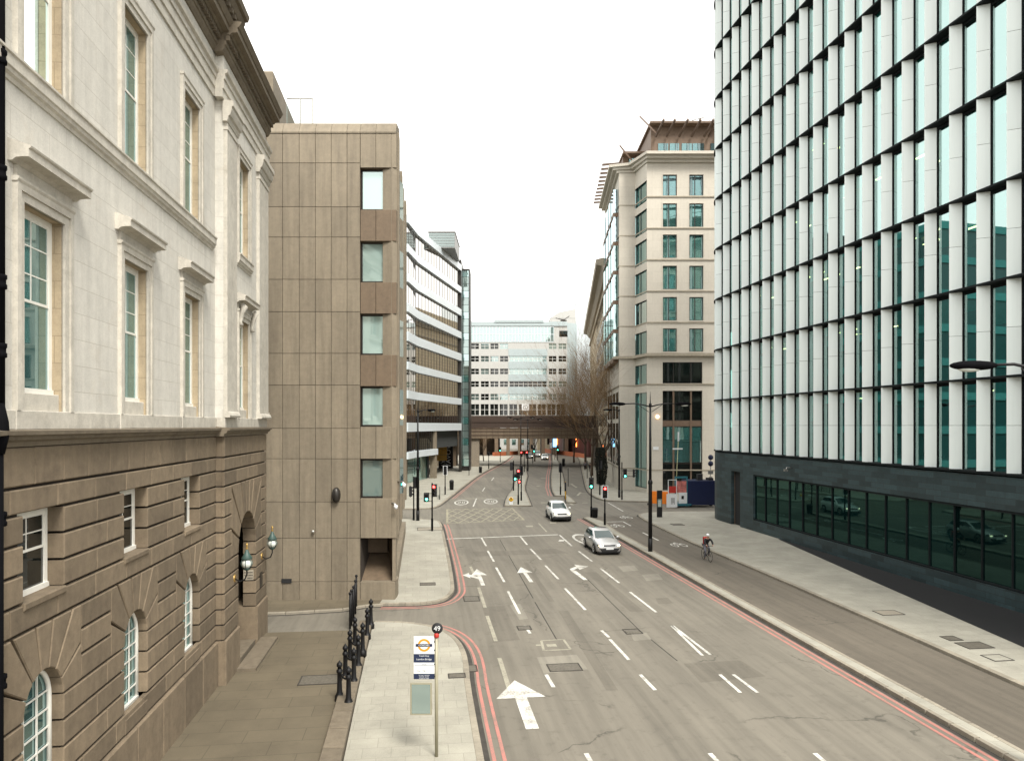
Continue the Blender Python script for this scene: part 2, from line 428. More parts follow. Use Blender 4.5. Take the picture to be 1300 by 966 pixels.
# ------------------------------------------------------------------ the ground
def flat(name, poly, z, mat, parent=None):
    mb = MB(); mb.add([(x, y, z) for x, y in poly], [tuple(range(len(poly)))]); return mb.build(name, mat, parent)
struct(flat('ground', [(-2500, -800), (2500, -800), (2500, 3500), (-2500, 3500)], -.03, M['ground']))
struct(flat('road', [(-22, -5), (32, -5), (60, 60), (60, 330), (-40, 330), (-30, 60)], 0, M['asphalt']))
def offs(pts, d):
    out = []
    for i, p in enumerate(pts):
        a = Vector(pts[max(i-1, 0)]); b = Vector(pts[min(i+1, len(pts)-1)])
        t = (b-a); t = Vector((t[0], t[1])); t.normalize()
        out.append((p[0]+t.y*d, p[1]-t.x*d))
    return out
def smooth(pts, k=2):
    for _ in range(k):
        q = [pts[0]]
        for a, b in zip(pts, pts[1:]):
            q += [(a[0]*.75+b[0]*.25, a[1]*.75+b[1]*.25), (a[0]*.25+b[0]*.75, a[1]*.25+b[1]*.75)]
        pts = q+[pts[-1]]
    return pts
def strip(mb, pts, d, w, z, mi=0):
    a = offs(pts, d-w/2); b = offs(pts, d+w/2)
    for i in range(len(pts)-1):
        mb.quad((*a[i], z), (*a[i+1], z), (*b[i+1], z), (*b[i], z), mi)
def pavement(name, kerb, rest, mat, h=.12, side=1, kw=.2):
    """kerb: polyline of the road edge, rest: the other corners.  side: +1 when the pavement lies left of the kerb line"""
    inner = offs(kerb, -side*kw)
    poly = inner+rest
    mb = MB(); mb.prism(poly, -.02, h, 0, 'xy'); o = struct(mb.build(name, mat))
    k = MB()
    seg = []
    L = 0
    for i in range(len(kerb)-1):
        a, b = Vector(kerb[i]), Vector(kerb[i+1]); ia, ib = Vector(inner[i]), Vector(inner[i+1])
        n = max(1, int((b-a).length/.95))
        for j in range(n):
            t0, t1 = j/n, (j+1)/n-.012/max((b-a).length/n, .3)
            k.prism([tuple(a.lerp(b, t0)), tuple(a.lerp(b, t1)), tuple(ia.lerp(ib, t1)), tuple(ia.lerp(ib, t0))], -.02, h+.006, .012, 'xy')
    k = k.build(name.replace('pavement', 'kerb').replace('island', 'island_kerb'), M['kerb']); struct(k)
    g = MB(); strip(g, kerb, side*.09, .16, .003); struct(g.build('gutter', M['gutter']))
    return o
# left pavement beyond the side street
kC = smooth([(-6.4, 34.2), (-5.7, 34.2), (-4.2, 34.3), (-3.34, 34.95), (-3.0, 36.6), (-3.08, 38.0), (-3.74, 43.7), (-4.85, 52.3), (-6.2, 62.6), (-6.8, 64.6), (-9.0, 65.2), (-16, 65.4)])
pavement('pavement', kC, [(-16, 36), (-6.4, 36)], M['paving'], .12, 1)
pavement('pavement', [(-22, 31.6), (-14, 32.2), (-10.4, 32.6), (-7.9, 33.2), (-7.0, 33.9), (-6.2, 34.1)], [(-6.2, 35.3), (-22, 35.3)], M['yard'], .10, 1)
# near pavement with the stop sign
kB = smooth([(-6.0, 31.2), (-4.6, 31.07), (-3.57, 30.6), (-2.76, 29.8), (-2.16, 28.6), (-1.76, 27.06), (-1.54, 25.4), (-1.37, 23.3), (.35, 10), (2.2, -5)], 2)[::-1]
pavement('pavement', kB, [(-5.95, 30.2), (-5.03, 23.3), (-2.9, 8), (-1.3, -5)], M['paving'], .12, 1)
# stone flagged yard in front of the old building
struct(flat('yard', [(-6.1, 29.9), (-5.5, 27), (-5.1, 23.3), (-3.0, 8), (-1.4, -5), (-7, -5), (-9.0, 15), (-11.2, 29.4)], .09, M['yard']))
def edge_ledge(pts):
    mb = MB()
    for i in range(len(pts)-1):
        a, b = Vector(pts[i]), Vector(pts[i+1]); n = max(1, int((b-a).length/1.1))
        for j in range(n):
            p, q = a.lerp(b, j/n), a.lerp(b, (j+1)/n-.01)
            mb.prism([(p.x, p.y), (q.x, q.y), (q.x-.55, q.y), (p.x-.55, p.y)], 0, .30, .02, 'xy')
    return mb.build('stone_ledge', M['trim_dark'])
tag(edge_ledge([(-6.02, 30.6), (-5.75, 28.4), (-5.5, 26.6)]), 'short low stone ledge under the farther black bollards', 'ledge')
tag(edge_ledge([(-5.4, 25.8), (-5.05, 23.3), (-4.4, 18.5), (-3.0, 8.2)]), 'long low stone ledge under the nearer black bollards', 'ledge')

# left pavement at the glass office
kD = smooth([(-24, 73.1), (-12, 73.2), (-9.5, 73.4), (-7.9, 74.1), (-7.5, 82.4), (-7.0, 94.3), (-5.9, 120.5), (-3.9, 145), (-1.7, 168), (0, 200)], 2)
pavement('pavement', kD, [(-24, 200)], M['paving'], .12, 1, .25)
# long island between road and cycle lane
isl_l = [(15.6, -3), (13.95, 10), (12.22, 23.3), (11.27, 30.6), (10.06, 39.9), (8.1, 55.1), (6.85, 64.5), (6.62, 66.0)]
isl_r = [(7.2, 66.6), (8.2, 63.5), (8.5, 58), (9.67, 48.9), (11.85, 31.1), (12.92, 23.3), (14.65, 10), (16.34, -3)]
def island(name, pts, mat=M['paving']):
    mb = MB(); mb.prism(inset(pts, .16), -.02, .13, 0, 'xy'); struct(mb.build(name, mat))
    k = MB(); inn = inset(pts, .16)
    for i in range(len(pts)):
        j = (i+1) % len(pts); a, b, ia, ib = map(Vector, (pts[i], pts[j], inn[i], inn[j])); n = max(1, int((b-a).length/.95))
        for q in range(n):
            t0, t1 = q/n, (q+1)/n-.004
            k.prism([tuple(a.lerp(b, t0)), tuple(a.lerp(b, t1)), tuple(ia.lerp(ib, t1)), tuple(ia.lerp(ib, t0))], -.02, .138, .012, 'xy')
    struct(k.build(name+'_kerb', M['kerb']))
    g = MB()
    pp = pts+[pts[0]]
    strip(g, pp, .09, .16, .003)
    strip(g, pp, -.09, .16, .0035); struct(g.build('gutter', M['gutter']))
island('island', isl_l+isl_r)
island('island', [G(640.5, 643), G(641.5, 637), G(645, 629), G(650, 623), G(657, 604), G(662, 593), G(667, 593), G(670, 604.5), G(666.5, 618), G(667, 624), G(669.5, 629.5), G(674.7, 643)][::-1])
island('island', [G(704.5, 630.3), G(701.5, 625), G(700, 619), G(699.5, 604.5), G(701.2, 592), G(701, 578), G(704, 578), G(712, 592), G(716, 610), G(718, 628), G(725, 633), G(731.5, 639), G(719.4, 638.7), G(717.5, 630.5)])
# cycle lane surface
cyc = [(x+.02, y) for x, y in isl_r]
kE = smooth([(18.4, -5), (18.2, 10), (17.4, 19), (16.85, 23.4), (16.4, 27.8), (15.75, 32.9), (14.85, 40.4), (13.2, 51.5), (12.2, 62), (11.9, 67.5), (12.6, 69.6), (14.6, 70.6), (20, 71.2), (34, 71.4)], 2)
struct(flat('cycle_lane', [(7.4, 68), (8.4, 63.5), (8.7, 58), (9.8, 48.9), (11.95, 31.1), (13.02, 23.3), (14.75, 10), (16.5, -4)]+[(18.4, -4), (18.2, 10), (16.85, 23.4), (15.75, 32.9), (14.85, 40.4), (13.2, 51.5), (12.2, 62), (11.9, 68)], .004, M['asphalt2']))
pavement('pavement', kE, [(34, 16), (34, -5)], M['paving'], .12, -1, .25)
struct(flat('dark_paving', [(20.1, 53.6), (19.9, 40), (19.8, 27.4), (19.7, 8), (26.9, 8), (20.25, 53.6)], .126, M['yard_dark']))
# far right pavement in front of the cream buildings
kF = smooth([(40, 80.2), (16, 80.2), (11.6, 80.8), (10.2, 82.6), (9.8, 88), (9.97, 95.5), (11.4, 112.7), (14, 143.4), (16.8, 175.6), (18.7, 206), (20, 232)], 2)
pavement('pavement', kF, [(40, 232)], M['paving'], .12, -1, .25)

# ------------------------------------------------------------------ markings
wm = MB(); fm = MB(); ym = MB(); rm = MB(); cm = MB()
ZM = .008
def seg(mb, p, q, w=.13, z=ZM):
    a, b = Vector(p), Vector(q); t = (b-a).normalized(); nrm = Vector((-t.y, t.x))*w/2
    mb.add([(*(a-nrm), z), (*(a+nrm), z), (*(b+nrm), z), (*(b-nrm), z)], [(0, 1, 2, 3)])
def C6(x, y): return G(560+x/4.027, 640+y/4.027)
for a in ((205,170,230,213),(238,238,270,293),(281,323,323,397),(342,445,402,560),(428,620,455,660),(537,870,575,935),
          (405,165,440,207),(457,228,510,283),(533,313,600,383),(633,430,738,540),(820,645,858,680),(863,690,960,795),(1018,870,1095,950),
          (605,157,668,213),(703,240,772,292),(815,328,910,402),(965,448,1100,552)):
    seg(wm, C6(a[0], a[1]), C6(a[2], a[3]))
seg(wm, G(852.5, 794), G(892, 832), .12); seg(wm, G(854, 794), G(902, 831), .12)
seg(wm, G(914, 856), G(940, 879), .12); seg(wm, G(931, 856), G(962, 879), .12)
# the same rows carried on towards the viewer below the frame
for (p, q) in ((C6(537, 870), C6(575, 935)), (C6(1018, 870), C6(1095, 950)), (G(914, 856), G(940, 879))):
    d = Vector((-.13, 1)).normalized()*-6
    for k in (1, 2, 3):
        seg(wm, (p[0]+d.x*k, p[1]+d.y*k), (q[0]+d.x*k, q[1]+d.y*k))
for a in ((150,318,170,362),(192,425,225,528),(235,570,280,700),(298,785,350,950)):
    seg(fm, C6(a[0], a[1]), C6(a[2], a[3]), .16)
seg(wm, G(567, 684), G(708.5, 678.6), .25)
RD = Vector((-.13, 1)).normalized(); RN = Vector((RD.y, -RD.x))
def local(o, pts, mb, ud=RD, z=ZM+.001):
    un = Vector((ud.y, -ud.x)); mb.add([(o[0]+un.x*x+ud.x*y, o[1]+un.y*x+ud.y*y, z) for x, y in pts], [tuple(range(len(pts)))])
def arrow(o, mb, L=4.0, s=1.0):
    local(o, [(-.10*s, 0), (.10*s, 0), (.10*s, L*.6), (-.10*s, L*.6)], mb)
    local(o, [(-.42*s, L*.6), (.42*s, L*.6), (0, L)], mb)
arrow(G(674.7, 738.8), wm, 4.2, 1.1)
a1 = G(613.3, 743); arrow(a1, wm, 4.4, 1.1)
local(a1, [(-.12, 1.6), (-.55, 2.3), (-.55, 1.9), (-.95, 2.8), (-.55, 3.4), (-.55, 2.9), (-.12, 2.2)], wm, z=ZM+.002)
a3 = G(743.5, 736)
local(a3, [(-.12, 0), (.12, 0), (.0, 2.6), (-.25, 3.0), (-.3, 2.6)], wm)
local(a3, [(-.28, 2.5), (.35, 3.4), (.35, 3.9), (-.25, 3.1)], wm, z=ZM+.002)
local(a3, [(.3, 2.8), (1.05, 3.7), (.3, 4.4)], wm, z=ZM+.003)
arrow(G(676, 925), wm, 3.9, 1.9)
def ring(c, rx, ry, w, mb, n=36, ud=RD):
    un = Vector((ud.y, -ud.x))
    for k in range(n):
        t0, t1 = 2*math.pi*k/n, 2*math.pi*(k+1)/n
        P = lambda t, f: (c[0]+un.x*(rx-f)*math.cos(t)+ud.x*(ry-f*ry/rx)*math.sin(t), c[1]+un.y*(rx-f)*math.cos(t)+ud.y*(ry-f*ry/rx)*math.sin(t), ZM)
        mb.quad(P(t0, 0), P(t1, 0), P(t1, w), P(t0, w))
def twenty(c, s, mb, ud=RD):
    k = 2.6
    for x0, pts in ((-.42, [[(-.17,.3),(.17,.3),(.17,.38),(-.17,.38)],[(.09,.04),(.17,.04),(.17,.3),(.09,.3)],[(-.17,-.04),(.17,-.04),(.17,.04),(-.17,.04)],[(-.17,-.3),(-.09,-.3),(-.09,-.04),(-.17,-.04)],[(-.17,-.38),(.17,-.38),(.17,-.3),(-.17,-.3)]]),
                    (.12, [[(-.17,.3),(.17,.3),(.17,.38),(-.17,.38)],[(.09,-.3),(.17,-.3),(.17,.3),(.09,.3)],[(-.17,-.3),(-.09,-.3),(-.09,.3),(-.17,.3)],[(-.17,-.38),(.17,-.38),(.17,-.3),(-.17,-.3)]])):
        for p in pts: local(c, [((x+x0+.15)*s, y*s*k) for x, y in p], mb, ud)
ud2 = Vector((-.04, 1)).normalized()
for px, py in ((585.8, 637.7), (622.9, 636.4)):
    c = G(px, py); ring(c, .80, 2.6, .14, wm, 36, ud2); twenty(c, .85, wm, ud2)
c = G(743, 684.5); ring(c, .85, 2.6, .17, wm); twenty(c, .85, wm)
seg(wm, G(605, 632.5), G(600.7, 643), .14); seg(wm, G(615.6, 618.7), G(612.5, 623.5), .14)
seg(fm, G(575.4, 632.8), G(640.5, 632.8), .3)
seg(wm, G(627, 606), G(624, 610), .14)
for (a, b, w) in (((772, 638), (791, 649), .14), ((770, 662.6), (790.8, 662), .2), ((790.8, 662), (801, 667.5), .14), ((816, 676), (836, 686), .14)):
    seg(cm, G(*a), G(*b), w, .012)
def bike(c, mb):
    for dx in (-.33, .33):
        for k in range(14):
            t0, t1 = 2*math.pi*k/14, 2*math.pi*(k+1)/14
            local((c[0], c[1]), [(dx+.24*math.cos(t0), .7*math.sin(t0)), (dx+.24*math.cos(t1), .7*math.sin(t1)), (dx+.17*math.cos(t1), .5*math.sin(t1)), (dx+.17*math.cos(t0), .5*math.sin(t0))], mb, z=.0125)
    local(c, [(-.33, 0), (-.1, 1.0), (-.04, 1.0), (-.27, 0)], mb, z=.013); local(c, [(.33, 0), (.1, 1.2), (.04, 1.2), (.27, 0)], mb, z=.0135)
    local(c, [(-.1, .9), (.12, .9), (.12, 1.05), (-.1, 1.05)], mb, z=.014); local(c, [(-.1, .9), (.05, 0), (.1, 0), (-.02, .9)], mb, z=.0145)
for px, py in ((784, 667.6), (795, 657), (862, 692)): bike(G(px, py), cm)
seg(wm, G(709.5, 686), G(716, 686.2), .7)
for (x0, y0, x1, y1) in ((725, 614, 732, 619), (720, 636, 727, 641), (712, 648, 717, 651)):
    seg(fm, G(x0, y0), G(x1, y1), .3)
for (x, y, l, w) in ((690, 607, 7, .8), (692, 638, 10, .6), (683, 617, 4, .9), (702, 663.5, 8, .7), (672, 668, 9, .8)):
    seg(fm, G(x-l/2, y), G(x+l/2, y), w)
# arrows and lines on the far service road
seg(fm, G(736, 626), G(747, 626), .25); seg(fm, G(733, 629), G(737, 625), .3); seg(fm, G(739, 638.5), G(746, 638.3), .3)
seg(fm, G(683.6, 664), G(694, 675), .14)
# yellow hatched box
cs = [G(567.8, 646.4), G(650, 645), G(665.4, 660), G(567.8, 664.4)]
for i in range(4): seg(ym, cs[i], cs[(i+1) % 4], .2)
A, B, D, E_ = map(Vector, (cs[0], cs[1], cs[2], cs[3]))
def bx(u, v): return (A.lerp(B, u)).lerp(E_.lerp(D, u), v)
nn_ = 7
for i in range(-3, nn_+1):
    for s_ in (1, -1):
        u0, u1 = i/nn_, (i+3)/nn_
        v0, v1 = (0, 1) if s_ > 0 else (1, 0)
        if u0 < 0: v0 = v0+(v1-v0)*(-u0)/(u1-u0); u0 = 0
        if u1 > 1: v1 = v0+(v1-v0)*(1-u0)/(u1-u0); u1 = 1
        if u1-u0 > .02: seg(ym, bx(u0, v0), bx(u1, v1), .13, ZM+(.001 if s_ > 0 else .002))
# red route lines
for d in (.28, .55):
    strip(rm, isl_l, -d, .11, ZM); strip(rm, [p for p in kC if p[0] > -6.3 and 33 < p[1] < 63], d, .10, ZM+.001)
    strip(rm, kB[:-9], d, .10, ZM)
    strip(rm, kD[18:], d+.05, .10, ZM)
strip(rm, [G(701.2, 578), G(701.2, 592), G(699.5, 604.5), G(699.8, 619), G(704, 629.4)], .4, .14, ZM)
strip(rm, [G(701.2, 578), G(701.2, 592), G(699.5, 604.5), G(699.8, 619), G(704, 629.4)], .75, .14, ZM)
struct(wm.build('lane_markings', M['mark'])); struct(fm.build('faded_markings', M['mark_faded'])); struct(ym.build('box_junction_marking', M['mark_yellow']))
struct(rm.build('red_route_lines', M['red_line'])); struct(cm.build('cycle_lane_markings', M['mark']))
# repairs
def patch(pts, mat, z=.005): struct(flat('road_patch', pts, z, mat))
patch([C6(490, 782), C6(692, 768), C6(750, 843), C6(525, 866)], M['patch_light'])
patch([C6(600, 545), C6(650, 545), C6(905, 950), C6(845, 950)], M['patch_dark'], .0055)
patch([C6(420, 300), C6(445, 300), C6(580, 497), C6(550, 497)], M['patch_dark'], .0055)
patch([C6(350, 515), C6(405, 508), C6(445, 585), C6(400, 590)], M['patch_light'], .0048)
patch([C6(905, 318), C6(985, 312), C6(1010, 338), C6(930, 345)], M['patch_light'])
patch([C6(1025, 360), C6(1110, 354), C6(1135, 384), C6(1050, 392)], M['patch_light'])
patch([C6(1095, 480), C6(1160, 476), C6(1185, 506), C6(1110, 510)], M['patch_dark'])
patch([C6(970, 660), C6(1050, 655), C6(1075, 690), C6(985, 698)], M['patch_light'])
patch([G(600, 700), G(706, 697), G(722, 702), G(604, 706)], M['patch_dark'], .0046)
patch([G(742, 726), G(800, 776), G(818, 776), G(757, 726)], M['patch_dark'], .0046)
patch([G(868, 842), G(940, 838), G(972, 858), G(890, 866)], M['patch_dark'], .0046)
patch([G(612, 770), G(640, 769), G(660, 812), G(626, 815)], M['patch_dark'], .0046)
om = MB()
q = [C6(512, 697), C6(625, 690), C6(662, 741), C6(525, 747)]
for i in range(4): seg(om, q[i], q[(i+1) % 4], .1, .0062)
seg(om, C6(540, 722), C6(590, 720), .35, .0064); seg(om, C6(485, 720), C6(510, 719), .16, .0064)
struct(om.build('square_marking', M['mark_faded']))
# thin sealed joints across and along the carriageway
jm = MB()
for (a, b) in (((C6(380, 412), C6(440, 411))), (C6(740, 375), C6(1010, 640)), (C6(1010, 640), C6(1208, 800)), (C6(770, 760), C6(885, 757)), (G(570, 670), G(700, 668)), (C6(110, 420), C6(185, 420)), (C6(480, 500), C6(590, 690)), (C6(300, 180), C6(470, 480))):
    seg(jm, a, b, .05, .0044)
struct(jm.build('road_joints', M['gutter']))
# covers
def cover(px, py, w, l, label, round_=False, z=.006, lid=M['iron']):
    x, y = G(px, py); t = thing('manhole_cover', label, 'manhole cover', (x, y, z), R(7.4))
    mb = MB()
    if round_: mb.lathe([(0, .012), (w*.45, .012), (w*.5, .004), (w*.5, -.01)], n=24)
    else: mb.box(-w/2, w/2, -l/2, l/2, -.01, .010)
    mb.build('lid', lid, t)
    f = MB()
    for s_ in (-1, 1):
        f.box(-w/2-.05, w/2+.05, s_*(l/2+.03)-.02, s_*(l/2+.03)+.02, -.01, .014); f.box(s_*(w/2+.03)-.02, s_*(w/2+.03)+.02, -l/2, l/2, -.01, .0145)
    f.build('rim', M['gutter'], t)
    return t
cover(716.5, 847, 1.1, .7, 'dark rusty iron cover in the square pale road patch')
cover(665.5, 797, .5, .5, 'small iron cover below the faded lane dash in the road')
cover(803, 801.5, .62, .62, 'round iron cover in the road near the V shaped lines', True)
cover(543, 744, .75, .55, 'grey grated cover on the pavement beside the brown office', False, .127)
cover(1237, 823, 1.0, .7, 'larger brown cover on the right pavement', False, .127)
cover(1208, 814, .5, .5, 'small dark cover on the right pavement left of the larger one', False, .127)
cover(1266, 839, .7, .6, 'pale framed cover at the right edge on the right pavement', False, .127, M['paving'])
cover(1128, 781, 1.0, .7, 'pale concrete cover near the middle of the right pavement', False, .127, M['kerb'])
cover(860, 667.5, .9, .9, 'dark cover on the pavement below the blue cabin', False, .127)
cover(546, 673, 2.0, 1.6, 'large pale slab cover at the foot of the left red signal', False, .127, M['kerb'])
cover(409, 866, 1.4, .8, 'dark cover set in the brown yard flags', False, .096)
cover(580, 862, .5, .35, 'small drain cover on the pavement near the stop sign', False, .127)
cover(598.5, 760, .7, .9, 'drain cover at the corner of the side street', False, .008)
cover(597, 848.5, .4, .6, 'road drain grate beside the red lines near the stop sign', False, .012)
# ------------------------------------------------------------------ old stone building, left
SL = math.sqrt(1+.127**2)
sb = thing('stone_building', 'old stone building with white upper floors and rusticated brown ground floor', 'building', (-6.84, 0, 0), math.atan2(1, -.127))
def U(Y): return Y*SL
EB0, EB1, EBY = U(23.45), U(29.8), -.26
WU = [U(8.75), U(12.8), U(16.9), U(21.02)]        # window axes, main range
DU = U(26.6); W4 = U(26.1)
X0 = U(3.5)
zj = [8.35, 7.64, 7.18, 6.67, 6.16, 5.65, 5.15, 4.64, 4.13, 3.62, 3.11, 2.60, 2.09, 1.58]
def sub(iv, cuts):
    out = [iv]
    for c0, c1 in cuts:
        nx = []
        for a, b in out:
            if c1 <= a or c0 >= b: nx.append((a, b)); continue
            if c0 > a: nx.append((a, c0))
            if c1 < b: nx.append((c1, b))
        out = nx
    return out
def rusticate(mb, u0, u1, yo, rects, arches, gap=.026):
    """rects: (u0,u1,z0,z1); arches: (c, r, spring, bottom, half width of voussoir field, top)"""
    for i in range(len(zj)-1):
        z1, z0 = zj[i], zj[i+1]; zm = (z0+z1)/2
        cuts = []
        for r in rects:
            if r[2]-.02 <= zm <= r[3]+.02: cuts.append((r[0], r[1]))
        for c, r, sp, bo, hw, tp in arches:
            if sp-.02 < zm < tp+.02: cuts.append((c-hw, c+hw))
            elif bo < zm < sp: cuts.append((c-r, c+r))
        edges = [e for c in cuts for e in c]
        for a, b in sub((u0, u1), cuts):
            n = max(1, round((b-a)/(1.55 if i != 0 else 1.0))); w = (b-a)/n
            off = (.35*w if i % 2 and n > 1 else 0)
            xs = [a]+[a+w*k+off*(1 if k < n else 0) for k in range(1, n)]+[b]
            for p, q in zip(xs, xs[1:]):
                gl = 0 if abs(p-a) < 1e-6 and any(abs(a-e) < 1e-6 for e in edges) else .007
                gr = 0 if abs(q-b) < 1e-6 and any(abs(b-e) < 1e-6 for e in edges) else .007
                deep = .46 if (gl == 0 or gr == 0) else .08
                if p == u0 or q == u1: deep = max(deep, .25)
                mb.block(p+gl, q-gr, z0+gap, z1-gap, yo-.035, yo+deep, .022)
    for c, r, sp, bo, hw, tp in arches:
        ks = [0, .13, .26, .38, .46, .54, .62, .74, .87, 1] if r > 1 else [0, .16, .31, .44, .56, .69, .84, 1]
        H_ = tp-sp-gap
        def edge(t):
            a = math.pi*(1-t); dx, dz = math.cos(a), math.sin(a)
            k = min(hw/abs(dx) if abs(dx) > 1e-6 else 1e9, H_/dz if dz > 1e-6 else 1e9)
            return (c+dx*k, sp+dz*k)
        cor = [(c-hw, sp+H_), (c+hw, sp+H_)]
        for t0, t1 in zip(ks, ks[1:]):
            g = .006
            arc = [(c+r*math.cos(math.pi*(1-t)), sp+gap/2*0+r*math.sin(math.pi*(1-t))) for t in (t0+g, (t0+t1)/2, t1-g)]
            p1, p0 = edge(t1-g), edge(t0+g)
            poly = list(arc)+[p1]
            for cc in cor:
                a = 1-math.atan2(cc[1]-sp, cc[0]-c)/math.pi
                if t0+g < a < t1-g: poly.append(cc)
            poly.append(p0)
            mb.prism(poly, yo-.035, yo+.46, .02, 'xz')
def backing(mb, u0, u1, z0, z1, y, cuts, depth=.5, rv=1):
    xs = sorted({u0, u1, *[c[0] for c in cuts], *[c[1] for c in cuts]}); zs = sorted({z0, z1, *[c[2] for c in cuts], *[c[3] for c in cuts]})
    xs = [x for x in xs if u0 <= x <= u1]; zs = [z for z in zs if z0 <= z <= z1]
    for a, b in zip(xs, xs[1:]):
        for c, d in zip(zs, zs[1:]):
            xm, zm = (a+b)/2, (c+d)/2
            if any(q[0] < xm < q[1] and q[2] < zm < q[3] for q in cuts): continue
            mb.quad((a, y, c), (b, y, c), (b, y, d), (a, y, d))
    if not rv: return
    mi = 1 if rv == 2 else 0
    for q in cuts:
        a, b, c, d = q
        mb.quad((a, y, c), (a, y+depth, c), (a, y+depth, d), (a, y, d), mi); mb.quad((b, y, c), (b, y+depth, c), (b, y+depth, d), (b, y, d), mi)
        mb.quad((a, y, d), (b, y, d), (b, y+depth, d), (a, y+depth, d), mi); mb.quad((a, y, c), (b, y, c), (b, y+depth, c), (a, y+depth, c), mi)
rects = [(u-.70, u+.70, 5.65, 7.18) for u in WU]
arches = [(u, .68, 3.62, 1.9, 1.38, 5.15) for u in WU]
mb = MB(); rusticate(mb, X0, EB0, 0, rects, arches)
archD = [(DU, 1.35, 4.13, 0, 2.25, 6.67)]
rusticate(mb, EB0, EB1, EBY, [], archD)
# plinth courses below the last joint and the sills
for a, b in sub((X0, EB0), []): 
    n = round((b-a)/1.7)
    for k in range(n): mb.block(a+(b-a)*k/n+.004, a+(b-a)*(k+1)/n-.004, -.1, 1.56, -.11, .2, .03)
for a, b in ((EB0, DU-1.35), (DU+1.35, EB1)): mb.block(a, b, -.1, 1.56, EBY-.09, EBY+.9, .03)
for u in WU: mb.block(u-.66, u+.66, 1.6, 1.94, -.05, .46, .02); mb.block(u-.72, u+.72, 5.53, 5.66, -.07, .46, .02)
mb.build('rusticated_wall', M['rust'], sb)
mb = MB(); e = .03
backing(mb, X0, EB0, -.1, 8.4, .055, [(r[0]-e, r[1]+e, r[2]-e, r[3]+e) for r in rects]+[(c-r-e, c+r+e, bo-e, sp) for c, r, sp, bo, hw, tp in arches]+[(c-hw, c+hw, sp, tp) for c, r, sp, bo, hw, tp in arches], rv=0)
backing(mb, EB0, EB1, -.1, 8.4, EBY+.055, [(DU-1.38, DU+1.38, -.1, 4.13), (DU-2.25, DU+2.25, 4.13, 6.67)], rv=0)
mb.quad((EB0+.02, EBY+.055, -.1), (EB0+.02, .06, -.1), (EB0+.02, .06, 8.4), (EB0+.02, EBY+.055, 8.4))
mb.quad((EB1-.03, EBY+.055, -.1), (EB1-.03, 11, -.1), (EB1-.03, 11, 8.4), (EB1-.03, EBY+.055, 8.4))
mb.build('joint_backing', M['rust_gap'], sb)
# body behind everything
mb = MB(); mb.box(X0, EB1-.2, .62, 12, -.1, 21.6); mb.box(X0, EB0, .2, 1, 19.3, 22.2); mb.box(X0, EB1-.05, .3, 12, 21.5, 22.15); mb.build('body', M['trim_dark'], sb)
mb = MB(); mb.box(EB1-.2, EB1-.02, .0, 12, 8.4, 21.9); mb.build('end_wall', M['ashlar'], sb)
# ledge between the floors
def ledge_profile(yo, p=1.0):
    return [(yo+.2, 8.34), (yo-.05, 8.34), (yo-.07, 8.42), (yo-.15*p, 8.46), (yo-.16*p, 8.52), (yo-.24*p, 8.54), (yo-.25*p, 8.61), (yo+.2, 8.66)]
mb = MB(); mb.profile(ledge_profile(0), X0, EB0-.05); mb.profile(ledge_profile(EBY), EB0-.16, EB1+.16)
mb.build('ledge', M['trim_dark'], sb)
mb = MB()
xs = [X0]+[v for u in WU for v in (u-.99, u+.99)]+[EB0]
for a, b in zip(xs, xs[1:]): mb.block(a+.003, b-.003, 8.63, 8.955, -.075 if any(abs((a+b)/2-u) < .1 for u in WU) else -.06, .3, .01)
mb.block(EB0-.02, EB1, 8.63, 8.955, EBY-.06, .3, .01)
mb.build('base_course', M['trim'], sb)
# ashlar walls with openings
w1 = [(u-.70, u+.70, 8.95, 12.52) for u in WU]; w2 = [(u-.70, u+.70, 14.8, 18.37) for u in WU]
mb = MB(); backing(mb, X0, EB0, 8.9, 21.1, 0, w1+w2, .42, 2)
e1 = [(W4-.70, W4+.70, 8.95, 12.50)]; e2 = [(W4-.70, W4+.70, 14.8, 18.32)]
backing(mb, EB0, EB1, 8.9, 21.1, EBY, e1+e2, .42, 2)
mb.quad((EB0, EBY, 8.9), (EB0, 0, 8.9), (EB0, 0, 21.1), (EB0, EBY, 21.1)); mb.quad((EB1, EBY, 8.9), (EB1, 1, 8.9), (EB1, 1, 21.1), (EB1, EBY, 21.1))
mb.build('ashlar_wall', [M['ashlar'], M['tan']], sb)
# string under the second floor windows
sp_ = lambda yo: [(yo+.1, 14.40), (yo-.03, 14.40), (yo-.04, 14.47), (yo-.09, 14.50), (yo-.10, 14.56), (yo-.13, 14.58), (yo-.13, 14.76), (yo-.16, 14.78), (yo-.16, 14.82), (yo+.1, 14.83)]
mb = MB(); mb.profile(sp_(0), X0, EB0-.3); mb.profile(sp_(EBY), W4-1.02, W4+1.02); mb.build('string_course', M['trim'], sb)
